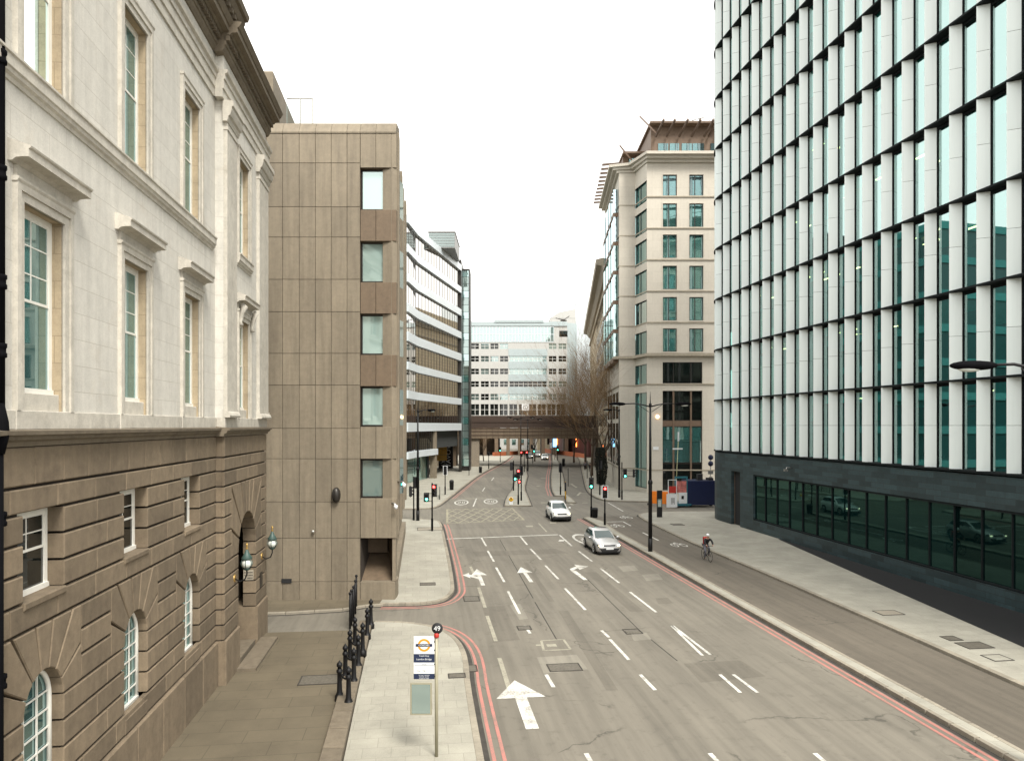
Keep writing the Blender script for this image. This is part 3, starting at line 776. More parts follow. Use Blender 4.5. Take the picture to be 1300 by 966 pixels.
# entablature
def ent(mb, md, yo, a, b):
    mb.profile([(yo+.2, 19.45), (yo-.05, 19.45), (yo-.05, 19.72), (yo-.09, 19.74), (yo-.09, 20.02), (yo-.13, 20.04), (yo-.13, 20.2), (yo-.2, 20.25), (yo-.22, 20.34), (yo+.2, 20.36)], a, b)
    md.profile([(yo+.2, 20.9), (yo-.04, 20.95), (yo-.10, 21.05), (yo-.12, 21.14), (yo-.16, 21.16), (yo-.16, 21.30), (yo+.2, 21.30)], a, b)
    n = int((b-a)/.19)
    for k in range(n): md.box(a+(b-a)*k/n, a+(b-a)*(k+.58)/n, yo-.27, yo-.1, 21.31, 21.46)
    md.profile([(yo+.2, 21.302), (yo-.15, 21.302), (yo-.15, 21.47), (yo-.3, 21.49), (yo-.34, 21.56), (yo-.52, 21.58), (yo-.52, 21.74), (yo-.56, 21.76), (yo-.62, 21.86), (yo-.66, 21.93), (yo+.2, 22.0)], a, b)
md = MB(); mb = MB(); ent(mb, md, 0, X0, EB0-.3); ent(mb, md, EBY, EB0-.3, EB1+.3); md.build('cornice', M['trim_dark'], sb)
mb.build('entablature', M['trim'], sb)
mb = MB()
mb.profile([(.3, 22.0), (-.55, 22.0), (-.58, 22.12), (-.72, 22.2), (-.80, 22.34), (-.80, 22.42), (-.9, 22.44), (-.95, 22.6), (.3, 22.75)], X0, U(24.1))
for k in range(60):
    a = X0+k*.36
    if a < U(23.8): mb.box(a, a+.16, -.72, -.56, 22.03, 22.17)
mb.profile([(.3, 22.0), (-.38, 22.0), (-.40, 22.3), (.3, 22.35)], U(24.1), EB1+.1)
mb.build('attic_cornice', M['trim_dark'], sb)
# end bay pilasters
for a, b in ((EB0+.02, U(24.72)), (U(28.15), EB1-.02)):
    mb = MB(); y = EBY-.12
    mb.block(a, b, 8.96, 18.75, y, EBY+.05, .012)
    mb.profile([(EBY, 8.965), (y-.09, 8.965), (y-.11, 9.03), (y-.08, 9.12), (y-.03, 9.17), (y-.03, 9.24), (EBY, 9.24)], a-.05, b+.05)
    mb.profile([(EBY, 18.5), (y-.03, 18.5), (y-.03, 18.6), (EBY, 18.6)], a-.02, b+.02)
    mb.profile([(EBY, 18.75), (y-.02, 18.75), (y-.06, 18.86), (y-.06, 18.92), (y-.12, 18.96), (y-.17, 19.12), (y-.17, 19.22), (y-.22, 19.26), (y-.22, 19.42), (EBY, 19.44)], a-.12, b+.12)
    for k in range(14): mb.box(a+(b-a)*k/14, a+(b-a)*(k+.6)/14, y-.125, y-.02, 19.0, 19.1)
    mb.build('pilaster', M['trim'], sb)
# windows
def surround(u, z0, z1, yo, hood, console=False):
    mb = MB(); a, b = u-.70, u+.70
    for w_, p in ((.15, .05), (.27, .085)):
        i0 = .0 if w_ == .15 else .15
        mb.box(a-w_, a-i0, yo-p, yo+.02, z0, z1+w_); mb.box(b+i0, b+w_, yo-p, yo+.02, z0, z1+w_)
        mb.box(a-i0, b+i0, yo-p, yo+.02, z1+i0, z1+w_)
    mb.profile([(yo+.02, z1+.27), (yo-.085, z1+.271), (yo-.11, z1+.31), (yo-.11, z1+.35), (yo+.02, z1+.36)], a-.29, b+.29)
    if hood:
        mb.box(a-.25, b+.25, yo-.06, yo+.02, z1+.361, z1+.56)
        zt = z1+.56
        mb.profile([(yo+.02, zt), (yo-.07, zt), (yo-.13, zt+.05), (yo-.22, zt+.065), (yo-.33, zt+.07), (yo-.33, zt+.20), (yo-.36, zt+.22), (yo-.37, zt+.25), (yo+.02, zt+.38)], a-.42, b+.42)
    if console:
        for s in (-1, 1):
            c = a-.16 if s < 0 else b+.16
            mb.tube([(c, yo-.16, z1+.5), (c, yo-.24, z1+.42), (c, yo-.16, z1+.2), (c, yo-.1, z1-.1), (c, yo-.14, z1-.25)], [.09, .12, .08, .06, .08], 8)
    return mb.build('window_surround', M['trim'], sb)
def sash(u, z0, z1, yo, hw=.70, blank=.32, curtain=True, rows=(3, 3), cols=2, mat=None):
    y = yo+(.19 if z0 > 8 else .27); a, b = u-hw, u+hw
    if blank:
        pb = MB(); pb.block(a, b, z0-.02, z0+blank, yo+.06, yo+.5, .015); pb.build('sill_block', M['trim'], sb)
    z0 += blank
    f = MB(); t = .10
    f.box(a, a+t, y, y+.09, z0, z1); f.box(b-t, b, y, y+.09, z0, z1); f.box(a+t, b-t, y, y+.09, z1-t, z1); f.box(a-.02, b+.02, y-.03, y+.09, z0-.06, z0+.09)
    zm = (z0+z1)/2
    for (s0, s1, yy, nr) in ((z0+.09, zm, y+.045, rows[0]), (zm, z1-t, y+.01, rows[1])):
        f.box(a+t, a+t+.05, yy, yy+.04, s0, s1); f.box(b-t-.05, b-t, yy, yy+.04, s0, s1)
        f.box(a+t+.05, b-t-.05, yy, yy+.04, s0, s0+(.16 if s0 < zm-.1 else .05)); f.box(a+t+.05, b-t-.05, yy, yy+.04, s1-.05, s1)
        for k in range(1, nr): zz = s0+(s1-s0)*k/nr; f.box(a+t, b-t, yy+.005, yy+.03, zz-.012, zz+.012)
        for k in range(1, cols+1 if cols > 2 else cols): xx = a+t+(b-a-2*t)*k/cols; f.box(xx-.014, xx+.014, yy+.003, yy+.031, s0, s1)
    w = f.build('window', M['cream'], sb)
    p = MB(); p.quad((a+t, y+.03, z0), (b-t, y+.03, z0), (b-t, y+.03, zm), (a+t, y+.03, zm)); p.quad((a+t, y+.022, zm), (b-t, y+.022, zm), (b-t, y+.022, z1), (a+t, y+.022, z1))
    p.build('pane', mat or M['sash_glass'], w)
    return w
for k, u in enumerate(WU):
    surround(u, 8.955, 12.52, 0, True); sash(u, 8.955, 12.52, 0)
    surround(u, 14.83, 18.37, 0, False); sash(u, 14.83, 18.37, 0, blank=.10)
    g = sash(u, 5.66, 7.18, 0, rows=(2, 2), blank=0, mat=M['dark_glass'])
surround(W4, 8.955, 12.50, EBY, True, True); sash(W4, 8.955, 12.50, EBY)
surround(W4, 14.83, 18.32, EBY, False); sash(W4, 14.83, 18.32, EBY, blank=.10)
for c, r, sp, bo, hw, tp in arches:
    f = MB(); y = .22
    n = 16; pts = [(c-r+.02, y, bo+.06)]+[(c+(r-.03)*math.cos(math.pi*(1-t/n)), y, sp+(r-.03)*math.sin(math.pi*(1-t/n))) for t in range(n+1)]+[(c+r-.02, y, bo+.06)]
    f.tube(pts, .05, 6); f.box(c-r, c+r, y-.05, y+.06, bo+.03, bo+.14)
    for k in range(1, 3): x = c-r+2*r*k/3; f.box(x-.014, x+.014, y-.01, y+.02, bo+.1, sp+.62)
    for k in range(1, 6): z = bo+.1+(sp-bo)*k/5; f.box(c-r+.03, c+r-.03, y-.008, y+.018, z-.014, z+.014)
    w = f.build('window', M['cream'], sb)
    p = MB(); p.prism([(c-r, bo), (c+r, bo)]+[(c+r*math.cos(math.pi*t/12), sp+r*math.sin(math.pi*t/12)) for t in range(13)][0:], y+.03, y+.06, 0)
    p.build('pane', M['sash_glass'], w)
# the doorway
mb = MB(); mb.box(DU-1.6, DU+1.6, EBY+1.4, EBY+1.5, 0, 5.9); mb.build('inner_door', M['blackmat'], sb)
mb = MB(); mb.box(DU-1.34, DU-1.26, EBY+.30, EBY+1.35, .25, 4.4); 
for k in range(5): mb.box(DU-1.26, DU-1.22, EBY+.38+k*.19, EBY+.42+k*.19, .35, 4.3)
mb.build('gate', M['black'], sb)
mb = MB(); mb.box(DU-1.34, DU+1.34, EBY-.0, EBY+1.4, -.05, .28); mb.box(DU-1.9, DU+1.9, EBY-.75, EBY-.1, .0, .2); mb.build('door_step', M['trim_dark'], sb)
pl = MB(); pl.box(DU+1.315, DU+1.345, EBY+.06, EBY+.44, 2.62, 3.02); pq = pl.build('plaque', M['lime_trim'], sb)
tx = MB()
random.seed(5)
for r_ in range(3):
    z = 2.92-r_*.11; x = EBY+.09
    while x < EBY+(.40 if r_ < 2 else .28):
        w = random.uniform(.012, .03); tx.box(DU+1.308, DU+1.318, x, x+w, z-.03, z+.03); x += w+.018
tx.build('plaque_lettering', M['gutter'], pq)
mb = MB(); mb.box(U(28.55), U(28.95), EBY-.06, EBY-.03, 2.15, 2.75); mb.build('wall_plate', M['dkmetal'], sb)
# fittings on the white wall
mb = MB(); mb.box(U(17.4), U(18.5), -.02, .02, 13.25, 13.38); mb.build('air_vent', M['gutter'], sb)
mb = MB(); mb.box(EB0+1.55, EB0+1.72, EBY-.03, EBY, 8.99, 9.15); mb.build('air_vent', M['gutter'], sb)
# rooftop behind
# drainpipe
dp = thing('drainpipe', 'black iron drainpipe at the left edge running down the stone wall', 'drainpipe', (-8.19, 11.36, 0))
mb = MB(); mb.tube([(0, 0, 8.95), (0, 0, 22)], .058, 12); mb.tube([(.0, -.08, .1), (.0, -.08, 8.3)], .085, 12)
mb.tube([(0, -.02, 9.05), (.03, -.03, 8.75), (.05, -.06, 8.55), (.02, -.08, 8.25)], [.06, .10, .11, .085], 12)
mb.build('pipe', M['pipe'], dp)
for z in (16.2, 14.6, 12.75, 11.0, 9.9, 7.2, 4.6):
    mb = MB(); mb.lathe([(.06, z-.12), (.085, z-.11), (.085, z-.05), (.07, z-.03), (.07, z+.03), (.085, z+.05), (.085, z+.11), (.06, z+.12)], n=12); mb.box(-.25, 0, -.03, .03, z-.03, z+.03); mb.build('bracket', M['pipe'], dp)
# lanterns by the door
def lantern(Y, lab):
    wx = -6.58-.127*Y
    t = thing('wall_lantern', lab, 'lantern', (wx, Y, 3.37), math.atan2(1, -.127), 'globe lanterns beside the arched door')
    mb = MB(); mb.lathe([(0, -.07), (.13, -.065), (.15, -.03), (.12, -.0), (0, .0)], axis='y', n=16); mb.build('back_plate', M['brass'], t)
    mb = MB(); mb.tube([(0, -.03, 0), (0, -.2, -.12), (0, -.38, -.05), (0, -.45, .12), (0, -.45, .3)], .025, 6); mb.build('arm', M['black'], t)
    mb = MB(); mb.ball((0, -.45, .50), .175, n=14, m=10); mb.build('globe', M['globe'], t)
    mb = MB(); mb.lathe([(.05, .26), (.12, .30), (.13, .36)], c=(0, -.45, 0), n=10)
    for k in range(6):
        a = k*math.pi/3; mb.tube([(.13*math.cos(a), -.45+.13*math.sin(a), .34), (.21*math.cos(a), -.45+.21*math.sin(a), .5), (.15*math.cos(a), -.45+.15*math.sin(a), .70)], .010, 4)
    mb.lathe([(.17, .66), (.19, .70), (.10, .84), (.06, .94), (.03, 1.0)], c=(0, -.45, 0), n=12); mb.build('cap', M['greencu'], t)
    mb = MB(); mb.lathe([(.03, .99), (.045, 1.04), (.02, 1.1), (.05, 1.17), (0, 1.24)], c=(0, -.45, 0), n=8); mb.build('finial', M['brass'], t)
lantern(24.75, 'globe lantern on the stone pier left of the arched door')
lantern(28.95, 'globe lantern on the stone pier right of the arched door at the corner')

# ------------------------------------------------------------------ brown granite office
bo_ = thing('brown_office', 'brown granite panelled office block with a column of corner windows', 'building', (-5.8, 35, 0), 0)
def zc(py): return 8.7+(540-py)/25.714
def xc(px): return (px-650)/25.714+5.8
vx = [-13.0]+[xc(p) for p in (318, 338, 359, 380, 400.5, 420.6, 440.7, 457.3)]
hz = [-.1]+[zc(p) for p in (738, 683, 637, 582.3, 543.8, 489, 448.8, 396, 355, 301.5, 263, 207.5, 170)]
mb = MB(); gm = MB()
for i in range(len(vx)-1):
    for j in range(len(hz)-1): mb.block(vx[i]+.010, vx[i+1]-.010, hz[j]+.010, hz[j+1]-.010, -.03, .08, .008)
xw0, xw1 = xc(457.5), xc(497)
wz = [(zc(266), zc(214)), (zc(358), zc(307)), (zc(450), zc(399)), (zc(541), zc(491)), (zc(632), zc(583))]
xm = (xw0+xw1)/2
for j, (a, b, dk) in enumerate(((zc(213.5), zc(170), 0), (zc(306.5), zc(266.5), 1), (zc(398.5), zc(358.5), 1), (zc(490.5), zc(450.5), 1), (zc(582.5), zc(541.5), 0), (zc(683), zc(632.5), 0))):
    m_ = MB()
    for p, q in ((xw0, xm), (xm, xw1), (xw1, xc(503.5))): m_.block(p+.01, q-.01, a+.01, b-.01, (-.03 if p < xw1 else -.031), .3, .008)
    m_.build('spandrel_panel', M['concrete_dark'] if dk else M['concrete'], bo_)
mb.build('cladding', M['concrete'], bo_)
# sloped coping
mb = MB()
for p, q in zip(vx+[xm], vx[1:]+[xm, xc(503)]): 
    if q-p > .05: mb.profile([(-.06, hz[-1]+.012), (-.06, hz[-1]+.09), (.22, hz[-1]+.60), (1.0, hz[-1]+.62), (1.0, hz[-1]+.012)], p+.008, q-.008)
mb.build('coping', M['concrete'], bo_)
for (a, b) in wz:
    f = MB(); t = .07; y = .22
    f.box(xw0, xw1-.02, y-.02, y+.05, b-t, b); f.box(xw0, xw1-.02, y-.02, y+.05, a, a+t); f.box(xw0, xw0+t, y-.02, y+.05, a+t, b-t)
    f.box(xw1-.25, xw1-.19, y-.018, y+.052, a+t, b-t)
    w = f.build('window', M['dkmetal'], bo_)
    p = MB(); p.quad((xw0, y+.02, a), (xw1-.2, y+.02, a), (xw1-.2, y+.02, b), (xw0, y+.02, b)); p.build('pane', M['pale_window'], w)
    p = MB(); p.quad((xw1-.2, y+.0, a+.05), (xw1-.02, y+.0, a+.05), (xw1-.02, y+.0, b-.05), (xw1-.2, y+.0, b-.05)); p.quad((xw1-.02, y, a+.05), (xw1+.25, 2.2, a+.05), (xw1+.25, 2.2, b-.05), (xw1-.02, y, b-.05)); p.build('corner_pane', M['blue_glass'], w)
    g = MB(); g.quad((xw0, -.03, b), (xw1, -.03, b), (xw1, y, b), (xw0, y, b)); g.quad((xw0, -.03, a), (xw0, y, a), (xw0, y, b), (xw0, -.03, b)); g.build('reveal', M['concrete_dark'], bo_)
# side towards the street: local x of wall runs along (-.127,1)
def side(x, d, z): # x along wall from the corner, d outwards
    return (-.127*x/SL*1.0+d*.99, x/SL+d*.125, z)
mb = MB()
def sblock(mb, x0, x1, z0, z1, d0, d1):
    c = [side(x0, d0, 0), side(x1, d0, 0), side(x1, d1, 0), side(x0, d1, 0)]
    mb.prism([(p[0], p[1]) for p in c], z0, z1, 0, 'xy')
nb = 8
for k in range(nb):
    x0 = .35+k*2.7
    zt = 23.3 if k < 5 else 25.0
    sblock(mb, x0, x0+1.0, 3.3, zt, -.6, .12 if k % 2 else .22)
    sblock(mb, x0+1.0, x0+1.06, 3.3, zt, -.6, .0)
    sblock(mb, x0+1.08, x0+2.6, 3.3, zt, -.6, -.02)
    sblock(mb, x0, x0+2.66, 0, 1.0, -1, .05)
    if k > 0: sblock(mb, x0, x0+2.6, 1.0, 3.3, -1, -.25)
mb.build('side_cladding', M['concrete'], bo_)
for k in range(nb):
    for j, (a, b) in enumerate(wz):
        w = MB(); x0 = .35+k*2.7+1.15; sblock(w, x0, x0+1.35, a, b, -.1, .0+.012); w.build('side_window', M['dark_glass'], bo_)
# chamfered corner pier and low wall, dark void under the corner
mb = MB(); 
mb.prism([(xc(497.5), -.028), (xc(503.5), .05), (.0, .45), (-.6, .8), (-.6, .1)], 3.15, 23.05, 0, 'xy')
mb.prism([(xc(498), .02), (xc(502.5), .02), (.0, .5), (-.25, 2.3), (-.45, 2.3)], 1.02, 3.14, 0, 'xy')
mb.build('corner_pier', M['concrete'], bo_)
mb = MB(); mb.prism([(xw0+.01, -.03), (xc(501.5), -.03), (.04, .6), (.0, 1.2), (-.6, 1.6), (xw0+.01, 1.2)], -.1, 1.0, .01, 'xy'); mb.build('low_wall', M['concrete'], bo_)
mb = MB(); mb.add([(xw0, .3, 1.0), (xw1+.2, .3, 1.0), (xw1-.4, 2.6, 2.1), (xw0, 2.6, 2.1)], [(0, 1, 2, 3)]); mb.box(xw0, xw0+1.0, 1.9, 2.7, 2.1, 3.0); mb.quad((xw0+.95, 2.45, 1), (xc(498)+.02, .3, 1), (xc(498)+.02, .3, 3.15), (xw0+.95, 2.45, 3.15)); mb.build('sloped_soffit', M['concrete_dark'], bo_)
# body
mb = MB()
mb.box(-13, xw0-.0, .09, 2.5, -.1, 23.2); mb.prism([(-13, 2.5), (-1.1, 2.5), (-3.4, 22), (-13, 22)], -.1, 23.2, 0, 'xy'); mb.box(xw0, -.3, .31, 2.6, 3.16, 23.2)
mb.build('body', M['conc_gap'], bo_)
mb = MB(); mb.prism([(-13, 12), (-2.3, 12), (-3.5, 22), (-13, 22)], 23.2, 24.6, 0, 'xy'); mb.build('upper_storey', M['concrete'], bo_)
# penthouse set back at the left
mb = MB()
A_ = (-12.7+5.8, 2.7); B_ = (-13.65+5.8, 10.2)
mb.prism([A_, (A_[0]-.66, 2.7), (A_[0]-4, 2.7), (A_[0]-4, 10), B_], 23.0, 27.55, .06, 'xy'); mb.build('penthouse', M['concrete'], bo_)
gs = MB(); gs.box(-6.9, -5.45, 5.0, 5.02, 23.2, 27.1); gs.add([(-5.45, 5, 23.2), (-4.2, 9, 23.2), (-4.2, 9, 24.8), (-5.45, 5, 27.1)], [(0, 1, 2, 3)]); gsg = gs.build('glass_screen', M['screen_glass'], bo_)
fr = MB()
for x in (-6.15, -5.45): fr.box(x-.03, x+.03, 4.96, 5.06, 23.2, 27.15)
fr.box(-6.9, -5.42, 4.97, 5.05, 27.1, 27.16); fr.build('screen_frame', M['steel'], gsg)
# fittings on the brown wall
mb = MB(); cx, cz = xc(427.6), zc(628)
mb.lathe([(0, -.34), (.16, -.30), (.20, -.2), (.20, -.03)], c=(0, 0, 0), axis='y', n=18)
mb.v = [(cx+v[0], v[1], cz+v[2]*1.9) for v in mb.v]; t = mb.build('oval_vent', M['dkmetal'], bo_)
mb = MB(); mb.box(xc(358), xc(370.5), -.08, -.032, zc(739.5), zc(734.2)); mb.build('wall_sign', M['blackmat'], bo_)
mb = MB(); mb.ball((xc(398.5), -.15, zc(674)), .085); mb.tube([(xc(398.5), -.03, zc(674)), (xc(398.5), -.15, zc(674))], .03, 6); mb.build('wall_camera', M['steel'], bo_)
def cctv(px, py, lab, dx=1):
    x = (px-650)/25.714; t = thing('security_camera', lab, 'security camera', (x, 35.0+(.3 if px > 500 else 0), 8.7+(540-py)/25.714), 0)
    mb = MB(); mb.tube([(-.25*dx, .1, .1), (0, -.1, .12), (.1*dx, -.3, .1)], .03, 6); mb.build('bracket', M['steel'], t)
    mb = MB(); mb.tube([(.1*dx, -.3, .08), (.16*dx, -.36, -.02)], .05, 6); mb.lathe([(0, -.14), (.07, -.11), (.10, -.03), (.10, .04), (.06, .08)], c=(.16*dx, -.36, -.03), n=12); mb.build('housing', M['signwhite'], t)
cctv(500, 641, 'white dome camera on the corner of the brown office below the lowest window')
cctv(509, 614.5, 'white camera bracket high on the corner edge of the brown office')
# black railing and gate at the foot of the wall
t = thing('iron_gate', 'black iron gate and post at the foot of the brown wall', 'gate', (-6.9, 30.2, .05))
for (x, y) in ((0, 0), (-.05, .5), (-.12, 1.2), (-.3, 2.4), (-.5, 3.5)):
    mb = MB(); mb.tube([(x, y, 0), (x, y, 1.45)], .045, 6); mb.ball((x, y, 1.5), .07); mb.build('post', M['black'], t)
mb = MB()
for z in (.25, 1.3): mb.tube([(0, 0, z), (-.5, 3.5, z)], .02, 5)
for k in range(28): f_ = k/27; mb.tube([(-.5*f_, 3.5*f_, .2), (-.5*f_, 3.5*f_, 1.36)], .012, 4)
mb.build('railing', M['black'], t)
# ------------------------------------------------------------------ big office with white fins, right
TH = math.atan2(-1, .145); SR = math.sqrt(1+.145**2)
ro = thing('finned_office', 'tall curved office with white panels, green glass and a black stone base', 'building', (27.97-.145*64, 64, 0), TH)
def S(Y): return (64-Y)*SR
MOD = 1.765*SR; S0 = S(63.2); ZB, FH, NF = 6.4, 4.6, 10
RC = 5.0
def path(s):
    """facade line: straight for s>=0, an arc of radius RC before.  returns (x, y, tangent toward +s, inward normal)"""
    if s >= 0: return Vector((s, 0)), Vector((1, 0)), Vector((0, 1))
    ph = -s/RC
    if ph <= math.pi/2:
        p = Vector((-RC*math.sin(ph), RC-RC*math.cos(ph))); t = Vector((math.cos(ph), -math.sin(ph))); n = Vector((math.sin(ph), math.cos(ph)))
        return p, t, n
    q = -s-RC*math.pi/2
    return Vector((-RC, RC+q)), Vector((0, -1)), Vector((1, 0))
def at(s, d): p, t, n = path(s); r = p+n*d; return (r.x, r.y)
cols = list(range(-9, 27)); 
hds = [MB() for _ in range(11)]; fins = []; panes = []; sh = MB(); mu = MB(); bl = MB(); slabm = MB(); hd = MB()
D = .5
for k in cols:
    s0 = S0+k*MOD; s1 = s0+MOD
    curved = s0 < 0
    for f in range(NF+1):
        z0 = ZB+f*FH; z1 = z0+FH
        a = at(s0, 0); b = at(s0+.34, D); c = at(s1, D); d = at(s1, 0)
        vis = 0 <= k <= 16 and f < NF
        # key: visible and near first
        dist = abs(16-k)*.9+f*1.2+(0 if vis else 1000)
        m = MB(); zz0, zz1 = z0+.055, z1-.055; zmid = (zz0+zz1)/2
        ex = at(s0, .03); 
        for (u0, u1) in ((zz0, zmid-.008), (zmid+.008, zz1)):
            m.quad((*a, u0), (*b, u0), (*b, u1), (*a, u1)); m.quad((*a, u0), (*at(s0-.03, D), u0), (*at(s0-.03, D), u1), (*a, u1), 1)
        fins.append((dist, m))
        g = MB(); g.quad((*at(s0+.34, D+.02), z0), (*at(s1, D+.02), z0), (*at(s1, D+.02), z1), (*at(s0+.34, D+.02), z1)); panes.append((dist, g))
        mu.prism([at(s0+.33, D-.03), at(s0+.39, D-.03), at(s0+.39, D+.05), at(s0+.33, D+.05)], z0, z1, 0, 'xy')
        mu.prism([at(s1-.09, D-.03), at(s1-.035, D-.03), at(s1-.035, D+.05), at(s1-.09, D+.05)], z0, z1, 0, 'xy')
        hds[f].prism([at(s0+.40, D-.02), at(s1-.1, D-.02), at(s1-.1, D+.06), at(s0+.40, D+.06)], z1-.22, z1-.07, 0, 'xy')
        if random.random() < .9:
            hb = random.choice((.7, .9, 1.0, 1.0, 1.2, 1.9)); bl.quad((*at(s0+.36, D+.14), z1-.1-hb), (*at(s1-.05, D+.14), z1-.1-hb), (*at(s1-.05, D+.14), z1-.1), (*at(s0+.36, D+.14), z1-.1))
for f in range(NF+2):
    z = ZB+f*FH
    ss = [S0+k*MOD for k in cols]+[S0+27*MOD]
    sh = MB()
    for s0, s1 in zip(ss, ss[1:]):
        n_ = 3 if s0 < 0 else 1
        for j in range(n_):
            p, q = s0+(s1-s0)*j/n_, s0+(s1-s0)*(j+1)/n_
            sh.prism([at(p, -.02), at(q, -.02), at(q, D+.1), at(p, D+.1)], z-.05, z+.05, 0, 'xy')
    sh.build('floor_edge', M['edge'], ro)
capped(fins, 'facade_panel', [M['fin'], M['edge']], ro)
capped(panes, 'pane', M['fac_glass'], ro)
mu.build('mullion', M['edge'], ro)
for q in hds: q.build('head_rail', M['edge'], ro)
o = bl.build('roller_blind', M['blind'], ro)
outl = [at(s, D+.16) for s in [S0+27*MOD, 0]+[-x*.8 for x in range(1, 10)]]+[(-RC+D+.16, 22), (S0+27*MOD, 22)]
for f in range(NF+2):
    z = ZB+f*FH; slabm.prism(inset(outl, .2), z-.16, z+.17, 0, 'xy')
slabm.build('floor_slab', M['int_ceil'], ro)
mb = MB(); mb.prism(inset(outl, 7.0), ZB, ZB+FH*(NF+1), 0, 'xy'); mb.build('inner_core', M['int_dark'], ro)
random.seed(11)
mb = MB()
for k in range(0, 17, 2): mb.box(S0+k*MOD, S0+k*MOD+.35, 2.0, 2.35, ZB, ZB+FH*(NF+1))
mb.build('inner_columns', M['int_dark'], ro)
for (px_k, f) in ((4, 3), (5, 2), (6, 2), (7, 2), (7, 1), (8, 1), (9, 1), (9, 0), (11, 2), (12, 1), (13, 2), (15, 0), (2, 1), (1, 2), (10, 3), (6, 4), (8, 3), (12, 3)):
    z = ZB+(f+1)*FH-.55
    for j in range(2):
        mb = MB(); x = S0+px_k*MOD+random.uniform(.4, 1.2); y = 1.6+j*1.6; mb.box(x, x+1.3, y, y+.16, z, z+.05); mb.build('ceiling_light', M['officelit'], ro)
# roof parapet
mb = MB(); mb.prism(outl, ZB+FH*(NF+1)+.1, ZB+FH*(NF+1)+1.2, 0, 'xy'); mb.build('roof', M['edge'], ro)
# black stone base
def wallseg(mb, s0, s1, z0, z1, d=.06, th=.3):
    n_ = max(1, int(abs(s1-s0)/.6)) if s0 < 0 else 1
    for j in range(n_):
        p, q = s0+(s1-s0)*j/n_, s0+(s1-s0)*(j+1)/n_
        mb.prism([at(p, d), at(q, d), at(q, d+th), at(p, d+th)], z0, z1, 0, 'xy')
sW0 = S(57.75); dr0, dr1 = S(61.7), S(60.05)
sEnd = S0+27*MOD
mb = MB()
for a, b, c, d in ((-12, 0, -.1, 6.27), (0, dr0, -.1, 6.27), (dr0, dr1, 4.75, 6.27), (dr1, sW0, -.1, 6.27), (sW0, sEnd, 4.7, 6.27), (sW0, sEnd, -.1, 1.0)): wallseg(mb, a, b, c, d)
wallseg(mb, dr0-.25, dr0, -.1, 4.75, .36, 1.2); 
mb.build('stone_base', M['blackstone'], ro)
mb = MB(); mb.box(dr0, dr0+.04, .36, 2.2, 0, 4.75); mb.box(dr0, dr1, 2.2, 2.3, 0, 4.75); mb.build('doorway_lining', M['brownclad'], ro)
mb = MB(); mb.box(dr0+.1, dr1-.1, 2.1, 2.18, 0, 3.2); mb.build('door', M['dkmetal'], ro)
mb = MB(); wallseg(mb, sW0, sEnd, 4.58, 4.7, .08, .28); wallseg(mb, sW0, sEnd, 1.0, 1.1, .08, .28)
mb.build('window_frame', M['edge'], ro)
s = sW0; k = 0
while s < sEnd-.1:
    e = min(s+MOD, sEnd)
    w = MB(); w.quad((s+.03, .22, 1.1), (e-.03, .22, 1.1), (e-.03, .22, 4.58), (s+.03, .22, 4.58)); wo = w.build('window', M['base_glass'], ro)
    w = MB(); w.box(e-.03, e+.03, .14, .24, 1.1, 4.58); w.build('mullion', M['edge'], wo)
    s = e
mb = MB(); mb.box(0, sEnd, .4, 3, 0, 6.2); mb.box(-4, dr0, 5, 12, 0, 6.2); mb.build('base_core', M['blackmat'], ro)
mb = MB(); mb.box(S(52)-.1, S(52)+.1, -.5, -.25, 5.35, 5.5); mb.tube([(S(52), .06, 5.6), (S(52), -.3, 5.6), (S(52), -.38, 5.42)], .03, 6); mb.build('wall_camera', M['steel'], ro)

# ------------------------------------------------------------------ cream stone office with bay windows
co = thing('cream_office', 'cream stone office tower with brown rooftop storey and timber brackets', 'building', (0, 91, 0), 0)
k9 = 900/91.
def zf(py): return 8.7+(540-py)/k9
def xf(px): return (px-650)/k9
XR = 34.0
fl = [zf(p) for p in (250, 290, 330, 369.7, 409.5)]
win = [(zf(248.7), zf(222)), (zf(288.4), zf(258.5)), (zf(327.8), zf(298)), (zf(367.4), zf(337.5)), (zf(407), zf(377.2)), (zf(446.5), zf(417))]
colx = [(xf(841.4), xf(859.3)), (xf(875), xf(893)), (xf(908.6), xf(926.5)), (xf(942.3), xf(960))]
big = [(xf(841.2), xf(891.7)), (xf(908.8), xf(959))]
P0, P1, P2, P3 = (14.3, 3.6), (16.45, 3.6), (17.3, 0.0), (XR, 0)
mb = MB()
cuts = [(a, b, c, d) for (a, b) in colx for (c, d) in win]+[(a, b, zf(486.7), zf(459.7)) for a, b in big]+[(a, b, .35, zf(496)) for a, b in big]
backing(mb, P2[0], XR, 0, zf(207), 0, cuts, .38)
mb.quad((14.3, 3.6, 0), (16.45, 3.6, 0), (16.45, 3.6, zf(207)), (14.3, 3.6, zf(207)))
# canted bay: wall pieces above and below the windows
bayz = [(zf(p1), zf(p0)) for p0, p1 in ((229, 255), (264.6, 293.4), (303, 332), (342, 371.6), (380.6, 410), (420, 448.5), (462, 487.5), (498, 620))]
zz = sorted([0, zf(207)]+[z for b in bayz for z in b])
q0 = Vector((16.45, 3.6)); q1 = Vector((17.3, 0))
for i in range(0, len(zz)-1, 2): mb.quad((*q0, zz[i]), (*q1, zz[i]), (*q1, zz[i+1]), (*q0, zz[i+1]))
